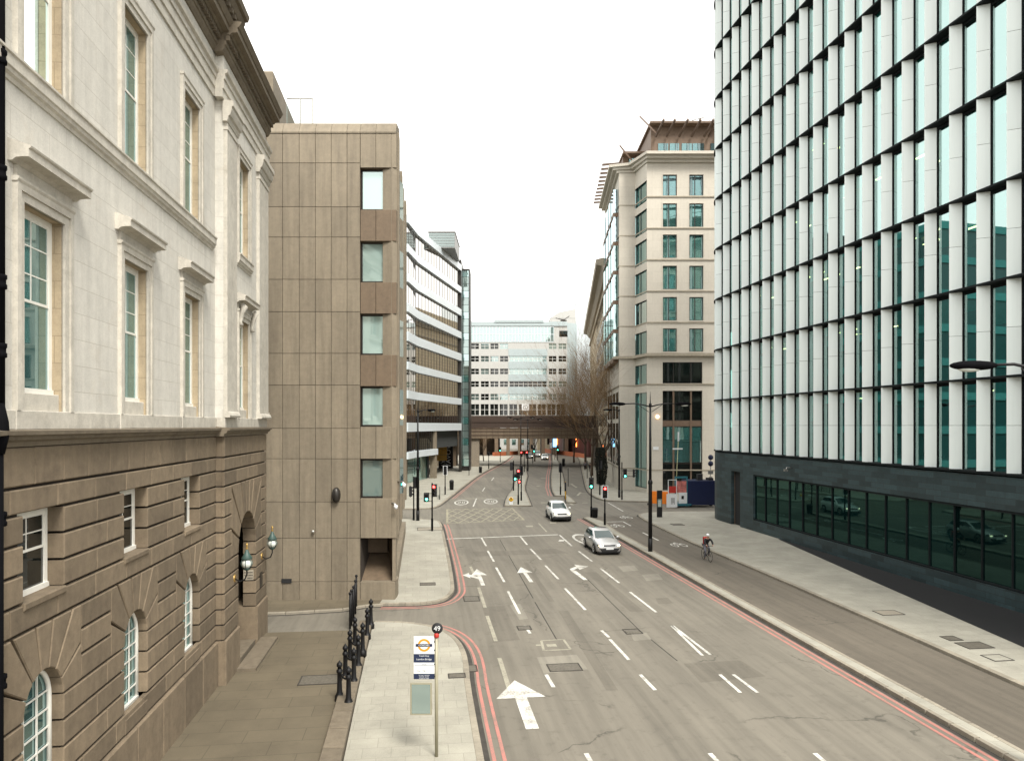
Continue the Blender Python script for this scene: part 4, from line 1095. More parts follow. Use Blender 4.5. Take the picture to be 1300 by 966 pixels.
# return walls of the bay
qa = q0.lerp(q1, .02)+Vector((.45, .3)); qb = q1+Vector((.0, .55))
mb.build('wall', M['limestone'], co)
for (a, b) in bayz:
    w = MB(); p = q0+Vector((.25, .1)); r = q1+Vector((.12, .45)); w.quad((*p, a), (*r, a), (*r, b), (*p, b)); w.quad((*p, a), (*q0, a), (*q0, b), (*p, b)); w.quad((*r, a), (*q1, a), (*q1, b), (*r, b))
    wo = w.build('bay_window', M['teal_glass'], co)
    f = MB(); m_ = p.lerp(r, .4); dv = (r-p).normalized()*.06
    for c in (p+dv, m_, r-dv): f.prism([tuple(c-dv+Vector((-.04, -.05))), tuple(c+dv+Vector((-.04, -.05))), tuple(c+dv), tuple(c-dv)], a, b, 0, 'xy')
    f.build('frame', M['dkmetal'], wo)
def office_window(x0, x1, z0, z1, y, mat, vs=(), hs=(), par=co, nm='window'):
    f = MB(); t = .09
    f.box(x0, x1, y-.05, y+.03, z0, z0+t); f.box(x0, x1, y-.05, y+.03, z1-t, z1); f.box(x0, x0+t, y-.05, y+.03, z0+t, z1-t); f.box(x1-t, x1, y-.05, y+.03, z0+t, z1-t)
    for v in vs: f.box(x0+(x1-x0)*v-.05, x0+(x1-x0)*v+.05, y-.05, y+.03, z0+t, z1-t)
    for h in hs: f.box(x0+t, x1-t, y-.048, y+.028, z0+(z1-z0)*h-.05, z0+(z1-z0)*h+.05)
    w = f.build(nm, M['dkmetal'], par)
    p = MB(); p.quad((x0, y, z0), (x1, y, z0), (x1, y, z1), (x0, y, z1)); p.build('pane', mat, w)
    return w
for i, (a, b) in enumerate(colx):
    for j, (c, d) in enumerate(win): office_window(a, b, c, d, .22, M['blue_glass'] if j < 1 else M['teal_glass'], (.42,))
for a, b in big:
    office_window(a, b, zf(486.7), zf(459.7), .25, M['dark_glass'], (.28, .72))
    for (c, d, mt) in ((.35, zf(588), 'dark_glass'), (zf(588), zf(541), 'teal_glass'), (zf(534), zf(496), 'dark_glass')):
        office_window(a, b, c+.02, d-.02, .30, M[mt], (.28, .72))
    s_ = MB(); s_.box(a, b, .18, .4, zf(541), zf(534)); s_.box(a+(b-a)*.26, a+(b-a)*.30, .1, .3, .35, zf(496)); s_.box(a+(b-a)*.70, a+(b-a)*.74, .1, .3, .35, zf(496)); s_.build('brown_spandrel', M['brownclad'], co)
# window surrounds, floor strings
mb = MB()
for a, b in colx:
    for c, d in win:
        mb.box(a-.12, b+.12, -.035, .0, d, d+.12); mb.box(a-.12, b+.12, -.05, 0, c-.12, c); mb.box(a-.12, a, -.035, 0, c, d); mb.box(b, b+.12, -.035, 0, c, d)
mb.build('window_surround', M['limestone'], co)
mb = MB()
def poly_band(pts, z0, z1, out):
    o_ = offs(pts, out)
    for i in range(len(pts)-1): mb.prism([pts[i], pts[i+1], o_[i+1], o_[i]], z0, z1, 0, 'xy')
ring_ = [(15.1, 21.6), (14.3, 3.6), (16.45, 3.6), (17.3, 0), (XR, 0)]
for a_, b_, c_ in [(z-.07, z+.07, .12) for z in fl]+[(zf(487.6)-.07, zf(487.6)+.07, .14), (zf(450)-.25, zf(450)+.12, .7), (2.9, 3.05, .06)]:
    mb = MB(); poly_band(ring_, a_, b_, c_); mb.build('floor_string', M['lime_trim'], co)
mb = MB(); 
for i in range(3): poly_band(ring_, zf(207)+i*.35, zf(207)+.35+i*.35, .35+i*.5)
mb.build('cornice', M['limestone'], co)
# street side
mb = MB()
sa, sb2 = Vector((14.3, 3.6)), Vector((15.1, 21.6))
mb.quad((*sa, 0), (*sb2, 0), (*sb2, zf(207)), (*sa, zf(207)))
mb.quad((15.1, 21.6, 0), (XR, 21.6, 0), (XR, 21.6, 44), (15.1, 21.6, 44)); mb.quad((XR, 0, 0), (XR, 21.6, 0), (XR, 21.6, 44), (XR, 0, 44))
mb.add([(14.3, 3.6, 43.3), (16.45, 3.6, 43.3), (17.3, 0, 43.3), (XR, 0, 43.3), (XR, 21.6, 43.3), (15.1, 21.6, 43.3)], [(0, 1, 2, 3, 4, 5)])
mb.build('side_wall', M['limestone'], co)
for i in range(4):
    for j, (c, d) in enumerate(bayz[:-1]):
        t0 = .05+i*.235; a_ = sa.lerp(sb2, t0)+Vector((-.03, 0)); b_ = sa.lerp(sb2, t0+.16)+Vector((-.03, 0))
        if j < 6:
            w = MB(); w.prism([tuple(a_), tuple(b_), (b_.x-.65, b_.y), (a_.x-.65, a_.y)], c-.2, d+.3, 0, 'xy'); w.build('side_bay', M['blue_glass'] if j < 2 else M['teal_glass'], co)
            f = MB(); f.prism([tuple(a_), tuple(b_), (b_.x-.72, b_.y+.04), (a_.x-.72, a_.y-.04)], c-.75, c-.22, 0, 'xy'); f.build('side_bay_spandrel', M['brownclad'], co)
    for (c, d) in ((3.3, 9), (9.6, 13.2)):
        w = MB(); w.prism([tuple(a_), tuple(b_), (b_.x-.02, b_.y), (a_.x-.02, a_.y)], c, d, 0, 'xy'); w.build('side_window', M['dark_glass'], co)
mb = MB(); mb.prism([(14.4, 4.2), (16.8, 3.9), (17.7, .6), (XR-.3, .6), (XR-.3, 21), (15.3, 21)], .1, 43, 0, 'xy'); mb.build('body', M['int_dark'], co)
# rooftop storeys
zr0 = zf(207)+1.05
mb = MB()
mb.box(xf(829), XR, 1.3, 12, zr0, 47.6); mb.box(xf(793)+.6, xf(829), 5.2, 16, zr0, 45.2); 
mb.build('roof_storey', M['brownclad'], co)
for a, b in ((838, 851), (853, 865), (868.5, 881.5), (882.5, 897), (905.5, 922)):
    w = MB(); w.box(xf(a), xf(b), 1.22, 1.32, zf(206), zf(177.5)); w.build('roof_window', M['blue_glass'], co)
w = MB(); w.box(15.8, 18.6, 5.1, 5.22, zr0, 43.9+1.0); w.build('roof_window', M['blue_glass'], co)
mb = MB(); mb.box(xf(826), XR, .2, 12.5, 47.6, 47.85); mb.box(14.9, xf(831), 4.1, 17, 45.2, 45.45); mb.build('roof_slab', M['brownclad'], co)
for px in (837, 851, 867, 883, 899, 905, 914, 930):
    mb = MB(); mb.obox((xf(px), -.3, 46.7), (.10, 0, 0), (.25, -1.3, .55), (0, .05, .14)); mb.build('timber_bracket', M['timber'], co)
mb = MB(); mb.obox((xf(822), -.2, 47.2), (.1, .1, 0), (-1.1, -.5, .8), (0, .05, .14)); mb.build('timber_bracket', M['timber'], co)
mb = MB(); mb.obox((15.2, 3.6, 45.0), (.1, .1, 0), (-.9, -.7, .7), (0, .05, .14)); mb.build('timber_bracket', M['timber'], co)
for k in range(11):
    t = k/10; p = sa.lerp(sb2, t*.9)
    mb = MB(); mb.obox((p.x-.9, p.y+1, 43.9+.0), (1.25, 0, .10), (0, .12, 0), (0, 0, .13)); mb.build('timber_bracket', M['timber'], co)
mb = MB(); mb.tube([(xf(870), 2, 47.9), (xf(885), 2, 48.7), (xf(900), 2, 49.1), (XR, 2, 49.2)], .06, 6)
for px in (880, 893, 906, 920): mb.tube([(xf(px), 2, 47.7), (xf(px), 2, 48.9)], .05, 5)
mb.build('roof_rail', M['grey'], co)
# warm wall light
mb = MB(); mb.ball((xf(834.5), -.15, zf(529)), .22, .1, .22); mb.build('wall_light', M['warmlit'], co)
mb = MB(); mb.box(xf(829), xf(836), -.08, -.04, zf(571), zf(567)); mb.build('street_name_plate', M['signwhite'], co)

# classical cream building further along
cb = thing('classical_building', 'cream classical building with deep eaves behind the bare trees', 'building', (15.35+86*.0778, 114+86*.997, 0), math.atan2(-1, -.078))
mb = MB(); Lc = 86; mb.box(0, Lc, .0, 14, 0, 34.0)
mb.build('wall', M['old_stone'], cb)
mb = MB(); mb.profile([(.2, 33.2), (-.4, 33.3), (-1.0, 34.2), (-1.8, 34.4), (-1.9, 35.2), (.5, 35.8)], 0, Lc+.8); mb.profile([(.1, 30.8), (-.35, 30.9), (-.4, 31.2), (.1, 31.3)], 0, Lc); mb.profile([(.1, 6.8), (-.3, 6.9), (-.35, 7.2), (.1, 7.3)], 0, Lc); mb.build('cornice', M['lime_trim'], cb)
mb = MB(); mb.box(0, Lc, 1, 13, 35.4, 38.2); mb.build('attic', M['old_stone'], cb)
for k in range(10):
    for j in range(7):
        w = MB(); x = Lc-3-k*4.2; z = 8.6+j*3.35; w.box(x, x+1.4, -.06, .04, z, z+2.2); wo = w.build('window', M['dark_glass'], cb)
for k in range(8):
    w = MB(); x = Lc-4-k*5; w.box(x, x+2, -.05, .04, 1.2, 5.2); w.build('window', M['dark_glass'], cb)

TB = plain('reflection_teal_wall', (.006, .050, .050), .4); TBB = plain('reflection_teal_band', (.03, .17, .165), .7)  # teal picked to tint what the green glass reflects
# hidden blocks on the left, added to fill the reflections in the green glass
ns = thing('reflection_side_block', 'hidden block behind the brown office, added for the green glass reflections', 'building', (-17, 75, 0), 0)
mb = MB(); mb.box(-26, 0, 0, 23.5, 0, 33); mb.build('body', TB, ns)
for j in range(8): mb = MB(); mb.box(-26.1, .15, -.15, 23.6, 3.6+j*4.1, 4.5+j*4.1); mb.build('band', TBB, ns)
ns = thing('reflection_rear_block', 'long hidden block far left, added to fill the green glass reflections', 'building', (-62, 20, 0), 0)
mb = MB(); mb.box(-15, 0, 0, 110, 0, 30); mb.build('body', TB, ns)
for j in range(7): mb = MB(); mb.box(-15, .15, -.15, 110, 3.6+j*4.1, 4.6+j*4.1); mb.build('band', TBB, ns)
# ------------------------------------------------------------------ banded glass office, left
go = thing('banded_glass_office', 'glass office with pale horizontal bands over a dark street colonnade', 'building', (-14.5, 106.4, 0), math.atan2(24.6, 4.75))
LG = math.hypot(24.6, 4.75)
def gp(x, d): return (x, -d)
u0g = -6.3
# the near end is canted: plan points in local coordinates
ct, st_ = math.cos(-math.atan2(24.6, 4.75)), math.sin(-math.atan2(24.6, 4.75))
def w2l(X, Y): dx, dy = X+14.5, Y-106.4; return (dx*ct-dy*st_, dx*st_+dy*ct)
near = w2l(-14.9, 100); far0 = w2l(-22, 99); gpl = [far0, near, (0, 0), (LG, 0)]
bands = [(9.1, 7.8), (13.65, 12.5), (17.7, 16.6), (21.9, 20.6), (25.9, 24.7), (30.1, 28.9), (34.2, 33.1), (38.3, 37.2)]
def band_poly(mb, pts, out, inn, z0, z1):
    a, b = offs(pts, out), offs(pts, -inn)
    for i in range(len(pts)-1): mb.prism([a[i], a[i+1], b[i+1], b[i]], z0, z1, 0, 'xy')
mb = MB()
for t, b in bands: band_poly(mb, gpl, .45, .3, b, t)
mb.build('white_band', M['bandw'], go)
for i in range(len(bands)):
    z0 = bands[i-1][0] if i else 4.9; z1 = bands[i][1]
    for (p, q) in ((gpl[1], gpl[2]), (gpl[2], gpl[3])):
        n = max(2, int(math.hypot(q[0]-p[0], q[1]-p[1])/3.0)) if i else (2 if p == gpl[1] else 5)
        P_, Q_ = Vector(p), Vector(q)
        if i == 0 and p == gpl[2]: Q_ = P_.lerp(Q_, .40)
        for k in range(n):
            a, b = P_.lerp(Q_, k/n), P_.lerp(Q_, (k+1)/n)
            w = MB(); w.quad((*a, z0), (*b, z0), (*b, z1), (*a, z1)); wo = w.build('pane', M['bronze_glass'] if i else M['dark_glass'], go)
            f = MB()
            for j in range(2):
                c = a.lerp(b, j/2); f.box(c.x-.035, c.x+.035, c.y-.035, c.y+.02, z0, z1)
            f.build('mullion', M['dkmetal'], wo)
mb = MB(); l2 = Vector(gpl[2]).lerp(Vector(gpl[3]), .40)
band_poly(mb, [far0, near, (0, 0), tuple(l2)], .5, .4, 3.95, 4.9); mb.build('white_band', M['bandw'], go)
mb = MB(); mb.prism([far0, near, (0, 0), (l2.x, 0), (l2.x, 3), (far0[0], 9)], 3.9, 3.94, 0, 'xy'); mb.build('soffit', M['brownclad'], go)
for k in range(4):
    w = MB(); x = -1.0+k*2.4; w.quad((x, .9, .1), (x+2.3, .9, .1), (x+2.3, .9, 3.9), (x, .9, 3.9)); w.build('shop_window', M['teal_glass'], go)
mb = MB(); mb.box(-9, -1, .9, 1.0, 0, 3.9); mb.build('ground_wall', M['concrete'], go)
mb = MB(); mb.box(-12, l2.x, 1.05, 6, 0, 3.9); mb.box(-6, LG, .35, 20, 4.95, 37.2); mb.box(-11.5, -6, 2.5, 20, 4.95, 37.2); mb.box(l2.x, LG+14, 6, 20, 0, 7.7); mb.build('body', M['int_dark'], go)
mb = MB(); mb.box(-6, LG, 0, 20, 37.3, 38.1); mb.build('roof', M['bandw'], go)
for x in (9.4,):
    mb = MB(); mb.box(x-.45, x+.45, -.35, .55, 0, 7.8); mb.build('column', M['concrete'], go)
for x in (9.0, 13.5, 18, 22.5, 27, 31):
    mb = MB(); mb.box(x, x+3.4, 5.6, 5.7, .2, 7.4); mb.build('lobby_window', M['dark_glass'] if x < 20 else M['bronze_glass'], go)
# yellow lift lobby panel and black sign with tall letters
yp = MB()
yc = [w2l(-14.4, 136.6), w2l(-12.55, 136.6), w2l(-12.55, 136.9), w2l(-14.4, 136.9)]
for k in range(5): yp.prism(yc, 1.9+k*1.17, 3.0+k*1.17, 0, 'xy')
yp.build('yellow_panel', plain('yellow_lobby_panel', (.55, .30, .03), .5), go)
def text(name, s, size, mat, parent, loc, rot, ext=.02, align='CENTER', bold=0.0):
    c = bpy.data.curves.new(name+'_curve', 'FONT'); c.body = s; c.size = size; c.extrude = ext; c.align_x = align; c.align_y = 'CENTER'; c.offset = bold; c.resolution_u = 3
    tmp = bpy.data.objects.new(name+'_tmp', c); COL.objects.link(tmp)
    dg = bpy.context.evaluated_depsgraph_get(); dg.update()
    me = bpy.data.meshes.new_from_object(tmp.evaluated_get(dg)); me.materials.clear(); me.materials.append(mat)
    bpy.data.objects.remove(tmp); bpy.data.curves.remove(c)
    o = bpy.data.objects.new(name, me); COL.objects.link(o); o.parent = parent; o.location = loc; o.rotation_euler = rot
    return o
sg = thing('sign_pillar', 'black pillar sign with tall white sideways letters beside the yellow panel', 'sign', (-12.6, 142, 0), 0)
mb = MB(); mb.box(-.75, .75, 0, .7, 0, 7.7); mb.build('pillar', M['blackmat'], sg)
text('lettering', 'VAVOVOVO', 1.35, M['signwhite'], sg, (-.1, -.03, 4.0), (R(90), R(-90), 0), .02)
# slim stair tower
st = thing('stair_tower', 'slim brown edged tower with pale glass panes beside the banded office', 'tower', (-9.75, 131.6, 0), 0)
mb = MB(); mb.box(-.1, .35, -.6, 6, 0, 39.3); mb.box(1.55, 1.75, 2.8, 8, 0, 38.3); mb.box(-4, .3, 2.2, 12, 8.0, 38.2); mb.box(.35, 1.55, 3.2, 8, 0, 38.2); mb.box(.35, 1.6, 2.75, 3.3, 38.1, 38.35)
mb.build('frame', M['dkmetal'], st)
for k in range(28):
    z = 1+k*1.33; w = MB(); w.quad((.38, 3.0, z), (1.53, 3.0, z), (1.53, 3.0, z+1.27), (.38, 3.0, z+1.27)); w.build('pane', M['office_glass'] if k % 3 else M['teal_glass'], st)
# rooftop plant room
pr = thing('rooftop_plant_room', 'grey louvred plant room on the roof of the banded glass office', 'plant room', (-12.4, 118, 38.2), 0)
mb = MB(); mb.box(-1.5, 2.9, 0, 10, 0, 2.6); mb.build('walls', M['grey'], pr)
mb = MB()
for k in range(9): mb.box(-1.45, 2.85, -.05, 0, .2+k*.26, .33+k*.26)
mb.build('louvres', M['office_glass'], pr)
mb = MB(); mb.box(-1.6, 3.0, -.1, 10.1, 2.6, 2.75); mb.build('roof', M['grey'], pr)

# ------------------------------------------------------------------ footbridge deck across the road
fb = thing('road_bridge', 'brown concrete bridge deck spanning the road in the distance', 'bridge', (0, 148, 0), 0)
mb = MB(); mb.box(-13, 21.5, 0, 9, 5.95, 6.5); mb.box(-13, 21.5, -.15, .25, 6.0, 8.1); mb.box(-13, 21.5, 8.8, 9.2, 6.0, 8.1); mb.build('deck', stone('bridge_concrete', (.19, .145, .10), .25, .5, 0, 8, .9), fb)
mb = MB()
for z in (8.12, 7.5, 6.7): mb.box(-13, 21.5, -.25, -.15, z-.06, z+.06)
for k in range(28): mb.box(-12.5+k*1.2, -12.44+k*1.2, -.2, -.15, 6.0, 8.1)
mb.build('parapet_rail', M['timber'], fb)
for x in (-7.9,):
    mb = MB(); mb.box(x-1.05, x+1.05, .3, 1.5, 0, 5.95); mb.build('pier', stone('pier_concrete', (.26, .22, .17), .15, .3, 0, 8, .9), fb)
mb = MB(); mb.box(17.5, 19.5, .5, 8, 0, 5.95); mb.build('abutment', M['concrete_dark'], fb)
mb = MB(); mb.box(-13.5, -11.9, 2, 8, 0, 5.95); mb.build('abutment', M['concrete_dark'], fb)
hb = thing('upper_walkway', 'dark brown upper walkway behind the bridge deck', 'walkway', (0, 160, 0), 0)
mb = MB(); mb.box(-9.8, 24, 0, 6, 8.2, 10.9); mb.box(-9.8, 24, -.1, 0, 9.4, 9.6); mb.build('deck', stone('walkway_concrete', (.06, .04, .03), .25, .4, 0, 8, .9), hb)
mb = MB(); 
for x in (-9, 22.5): mb.box(x-.6, x+.6, .5, 5, 0, 8.2)
mb.build('pier', M['concrete_dark'], hb)

# ------------------------------------------------------------------ white office closing the view
wo_ = thing('white_office', 'white office block with rows of windows and blue bands closing the street', 'building', (0, 205, 0), 0)
kw = 900/205.
def zw(py): return 8.7+(540-py)/kw
def xw(px): return (px-650)/kw
white_wall = stone('white_office_render', (.46, .46, .44), .06, .12, 0, 8, .8); blue_wall = plain('pale_blue_office_panel', (.36, .42, .43), .5)
rows = [(436, 443), (452, 459), (468, 475), (484, 491), (500, 507.6)]
lc = [(598, 608), (610.4, 620.6), (622.5, 632.8), (634.6, 645)]; rc = [(696.6, 706.5), (709, 719)]
cuts = [(xw(a), xw(b), zw(r1), zw(r0)) for a, b in lc+rc for r0, r1 in rows]+[(xw(646.7), xw(694), zw(r1), zw(r0)) for r0, r1 in rows[1:]]
bot = [(xw(598+k*12.1), xw(598+k*12.1+10.3), zw(527), zw(513)) for k in range(10)]
mb = MB(); backing(mb, xw(594), xw(720), zw(529), zw(414), 0, cuts+bot, .5); mb.build('wall', white_wall, wo_)
mb = MB()
for k in range(len(rows)-1): mb.box(xw(645.5), xw(695), -.08, 0, zw(rows[k+1][0])+.02, zw(rows[k][1])-.02)
mb.box(xw(594), xw(720), -.3, .5, zw(414), zw(408.5)); mb.box(xw(628), xw(690), -.5, .6, zw(409.5), zw(406.5))
mb.build('blue_band', blue_wall, wo_)
cl = MB(); cl.box(xw(597), xw(703), -.06, 0, zw(434), zw(415)); clo = cl.build('glass_cladding', M['pale_window'], wo_)
cl = MB()
for k in range(27): x = xw(597)+(xw(703)-xw(597))*k/26; cl.box(x-.06, x+.06, -.12, -.06, zw(434), zw(415))
for zz in (zw(434), zw(424.5), zw(415.2)): cl.box(xw(597), xw(703), -.13, -.06, zz-.08, zz+.08)
cl.build('cladding_frame', M['bandw'], clo)
n = 8; pts = [(xw(720)+3.2*math.sin(t*math.pi/2/n), 3.2-3.2*math.cos(t*math.pi/2/n)) for t in range(n+1)]
mb = MB(); mb.prism(pts+[(xw(720), 5)], zw(529), zw(410), 0, 'xy'); mb.build('curved_corner', blue_wall, wo_)
for c in cuts+bot:
    w = MB(); w.quad((c[0], .3, c[2]), (c[1], .3, c[2]), (c[1], .3, c[3]), (c[0], .3, c[3])); wn = w.build('window', M['dark_glass'] if (c[3]-c[2]) > 2.5 else M['office_glass'] if random.random() < .4 else M['dark_glass'], wo_)
    f = MB(); n = max(2, int((c[1]-c[0])/1.2))
    for k in range(n+1): x = c[0]+(c[1]-c[0])*k/n; f.box(x-.04, x+.04, .22, .3, c[2], c[3])
    f.box(c[0], c[1], .2, .29, (c[2]+c[3])/2-.04, (c[2]+c[3])/2+.04); f.build('frame', M['white'], wn)
w = MB(); w.box(xw(710), xw(720.5), -.06, .02, zw(427.5), zw(420)); w.build('window', M['dark_glass'], wo_)
mb = MB(); mb.box(xw(594.5), xw(723), .5, 11, zw(528.5), zw(414.5)); mb.build('body', white_wall, wo_)
mb = MB()
for k in range(9): mb.box(xw(598)+k*3.4, xw(598)+k*3.4+1, 1, 10, 0, zw(528.5))
mb.box(xw(560), xw(634), 9, 9.6, 0, zw(528)); mb.build('ground_piers', M['concrete_dark'], wo_)
ws = thing('wall_sign_board', 'square white sign board with a ring on the white office', 'sign', (xw(667), 204.5, zw(517)), 0)
mb = MB(); mb.box(-1.05, 1.05, 0, .3, -.95, .95); mb.build('board', M['signwhite'], ws)
mb = MB()
for k in range(24):
    a0, a1 = 2*math.pi*k/24, 2*math.pi*(k+1)/24; P = lambda a, r: (r*math.cos(a), -.02, r*math.sin(a)); mb.quad(P(a0, .62), P(a1, .62), P(a1, .48), P(a0, .48))
mb.box(-.07, .07, -.03, -.015, -.3, .3); mb.build('ring', M['gutter'], ws)
rf = thing('rooftop_cradle', 'dark window cleaning cradle on the roof edge of the white office', 'roof cradle', (xw(716), 205.5, zw(408)), 0)
mb = MB(); mb.tube([(-2.4, 0, 1.0), (0, 0, .5), (1.6, 0, 1.6)], .12, 5); mb.tube([(0, 0, 0), (0, 0, .7)], .2, 5); mb.box(-1, .8, -.3, .3, .1, .45); mb.build('arm', M['dkmetal'], rf)
# more distant blocks
b1 = thing('far_pale_block', 'pale plain block rising behind the white office', 'building', (18, 300, 0), 0)
mb = MB(); mb.box(-2, 9, 0, 16, 0, 53.9); mb.prism([(-2, 54), (9, 54), (9, 58), (2, 56.6)], 0, 12, 0, 'xz'); mb.build('wall', white_wall, b1)
b2 = thing('striped_grey_building', 'grey building with pale and dark horizontal stripes beyond the cream classical building', 'building', (18.6+46*.158, 207+46*.987, 0), math.atan2(-1, -.16))
mb = MB(); mb.box(0, 46, .0, 14, 0, 44); mb.build('wall', M['bandw'], b2)
for j in range(10): mb = MB(); mb.box(0, 46, -.12, 0, 3+j*4.2, 5.3+j*4.2); mb.build('window_band', M['bronze_glass'] if j % 2 else M['grey'], b2)
mb = MB(); mb.box(-.2, 46, -.3, 14, 44, 45); mb.build('roof_edge', M['bandw'], b2)
# beyond the bridge: pale buildings, dark underpass with orange lights
b3 = thing('pale_low_building', 'pale low building seen in daylight under the bridge', 'building', (-8, 262, 0), 0)
mb = MB(); mb.box(-6, 17, 0, 10, 0, 22); mb.build('wall', white_wall, b3)
for k in range(7): mb = MB(); mb.box(-4+k*3, -2.6+k*3, -.05, 0, 1.5, 3.6); mb.build('window', M['teal_glass'], b3)
b4 = thing('tan_building', 'small tan building under the bridge right of the pale one', 'building', (12.5, 250, 0), 0)
mb = MB(); mb.box(-3.5, 4.5, 0, 8, 0, 16); mb.build('wall', M['old_stone'], b4)
for k in range(3): mb = MB(); mb.box(-2.6+k*2.5, -1.2+k*2.5, -.05, 0, 2, 4.4); mb.build('window', M['dark_glass'], b4)
rw = thing('orange_barrier_wall', 'low orange barrier wall curving under the bridge', 'barrier', (0, 0, 0), 0)
mb = MB(); pts = smooth([(-5.5, 200), (-3, 205), (4, 216), (6.5, 222)], 2); o_ = offs(pts, .4)
for i in range(len(pts)-1): mb.prism([pts[i], pts[i+1], o_[i+1], o_[i]], 0, 1.1, 0, 'xy')
pts = smooth([(10, 232), (14, 214), (17.6, 198), (19.5, 186)], 2); o_ = offs(pts, .4)
for i in range(len(pts)-1): mb.prism([pts[i], pts[i+1], o_[i+1], o_[i]], 0, 1.2, 0, 'xy')
mb.build('panels', plain('rusty_orange_paint', (.34, .10, .04), .8), rw)
uw = thing('underpass_wall', 'dark red underpass wall with orange lamps below the bridge', 'wall', (0, 0, 0), 0)
mb = MB(); mb.prism([(12.5, 236), (20.5, 190), (24, 190), (24, 238)], 0, 8.3, 0, 'xy'); mb.build('wall', plain('dark_red_wall', (.06, .014, .010), .7), uw)
for (x, y) in ((14.4, 224.6), (16.2, 214.2), (18.4, 201.6)):
    mb = MB(); mb.box(x-.22, x-.02, y-.3, y+.1, 2.6, 5.2); mb.build('lamp', M['orangelit'], uw)
bs = thing('blue_road_sign', 'tall lit blue sign on posts under the bridge', 'sign', (10.6, 176, 0), 0)
mb = MB(); mb.box(-.42, .42, 0, .1, 3.4, 5.4); mb.build('panel', M['bluelit'], bs); mb = MB(); mb.box(-1.2, -.6, 0, .08, 3.0, 4.4); mb.build('small_panel', M['signwhite'], bs)
for x in (-.9, 0): mb = MB(); mb.tube([(x, .1, 0), (x, .1, 4)], .06, 6); mb.build('post', M['black'], bs)
# ------------------------------------------------------------------ lamps and signals
def lamp_post(x, y, h, label, arms, rz=0.0, z0=.12, armlen=1.75, al=1.15):
    t = thing('street_lamp', label, 'street lamp', (x, y, z0), rz)
    mb = MB(); hb = h*.42
    mb.tube([(0, 0, -.1), (0, 0, .9)], .15, 12); mb.tube([(0, 0, .9), (0, 0, hb)], [.135, .125], 12); mb.lathe([(.125, hb), (.16, hb+.03), (.16, hb+.18), (.10, hb+.3)], n=12)
    mb.tube([(0, 0, hb+.25), (0, 0, h-1.0)], [.10, .065], 10); mb.tube([(0, 0, h-1.0), (0, 0, h)], [.05, .008], 8); mb.lathe([(.06, h-1.05), (.10, h-1.0), (.10, h-.85), (.05, h-.8)], n=10)
    mb.build('pole', M['black'], t)
    for s in arms:
        a = MB(); z = h-1.05
        a.tube([(0, 0, z), (s*armlen*.25, 0, z+.12), (s*armlen*.6, 0, z+.22), (s*armlen, 0, z+.2)], [.05, .045, .04, .035], 8); a.tube([(s*.1, 0, z-.35), (s*armlen*.45, 0, z+.12)], .02, 5); a.build('arm', M['black'], t)
        c = s*(armlen+al*.42); zz = z+.19; L = al/2
        m = MB(); m.ball((c, 0, zz), L, .17, .125, 20, 10); ln = m.build('luminaire', M['pipe'], t)
        m = MB(); m.ball((c+s*.10, 0, zz-.075), L*.5, .12, .09, 14, 8); m.build('lens', M['globe'], ln)
    return t
lamp_post(9.42, 48.3, 10.9, 'tall black lamp post with two arms on the long island beside the silver car', (-1, 1), 0)
lamp_post(-8.5, 64.0, 10.8, 'tall black lamp post with one arm on the left pavement by the brown office', (1,), 0, armlen=.9, al=.8)
lamp_post(12.8, 84.6, 11.3, 'tall black lamp post with one arm in front of the cream office', (-1,), 0, armlen=.9)
lamp_post(1.75, 140, 11.0, 'distant black lamp post with two arms before the bridge, left of two', (-1, 1), 0)
lamp_post(3.0, 135, 10.6, 'distant black lamp post with two arms before the bridge, right of two', (-1, 1), 0)
lamp_post(13.35, 17.8, 10.95, 'near lamp post on the island at the right edge with a dark lamp head', (-1,), R(-3), armlen=1.2, al=1.2)
HEADS = 0
def head(t, c, lit, face, n=3, border=False, hm=1.0):
    """signal head at c with its front turned to `face` (radians about z, 0 looks to -y)"""
    w, d, hh = .15*hm, .12, .30*n/2*1.0*hm
    Rz = Matrix.Rotation(face, 3, 'Z')
    def tr(mb): mb.v = [tuple(Rz @ Vector(v)+Vector(c)) for v in mb.v]; return mb
    m = MB(); m.block(-w, w, -hh, hh, -d, d, .02); o = tr(m).build('signal_head', M['blackmat'], t)
    m = MB(); bw = .07; m.box(-w-bw, w+bw, d*.2, d*.2+.012, -hh-bw, hh+bw); tr(m).build('backing_board', M['blackmat'], o)
    if border:
        m = MB()
        for (a, b, e, f) in ((-w-bw-.05, -w-bw+.01, -hh-bw-.05, hh+bw+.05), (w+bw-.01, w+bw+.05, -hh-bw-.05, hh+bw+.05), (-w-bw+.01, w+bw-.01, hh+bw, hh+bw+.05), (-w-bw+.01, w+bw-.01, -hh-bw-.05, -hh-bw)): m.box(a, b, d*.15, d*.3, e, f)
        tr(m).build('white_border', M['signwhite'], o)
    for k in range(n):
        z = hh-(k+.5)*2*hh/n; r = .105*hm
        m = MB(); m.lathe([(0, -.035), (r*.7, -.025), (r, 0)], c=(0, -d, z), axis='y', n=14); L = k == lit or (isinstance(lit, tuple) and k in lit)
        tr(m).build('lens', (M['redlit'] if k == 0 else M['greenlit']) if L else M['lens_off'], o)
        m = MB()
        for q in range(8):
            a0, a1 = math.pi*(q/8), math.pi*((q+1)/8); P = lambda a, y: (r*1.15*math.cos(a), y, z+r*1.15*math.sin(a)); m.quad(P(a0, -d), P(a1, -d), P(a1, -d-.16), P(a0, -d-.16))
        tr(m).build('visor', M['blackmat'], o)
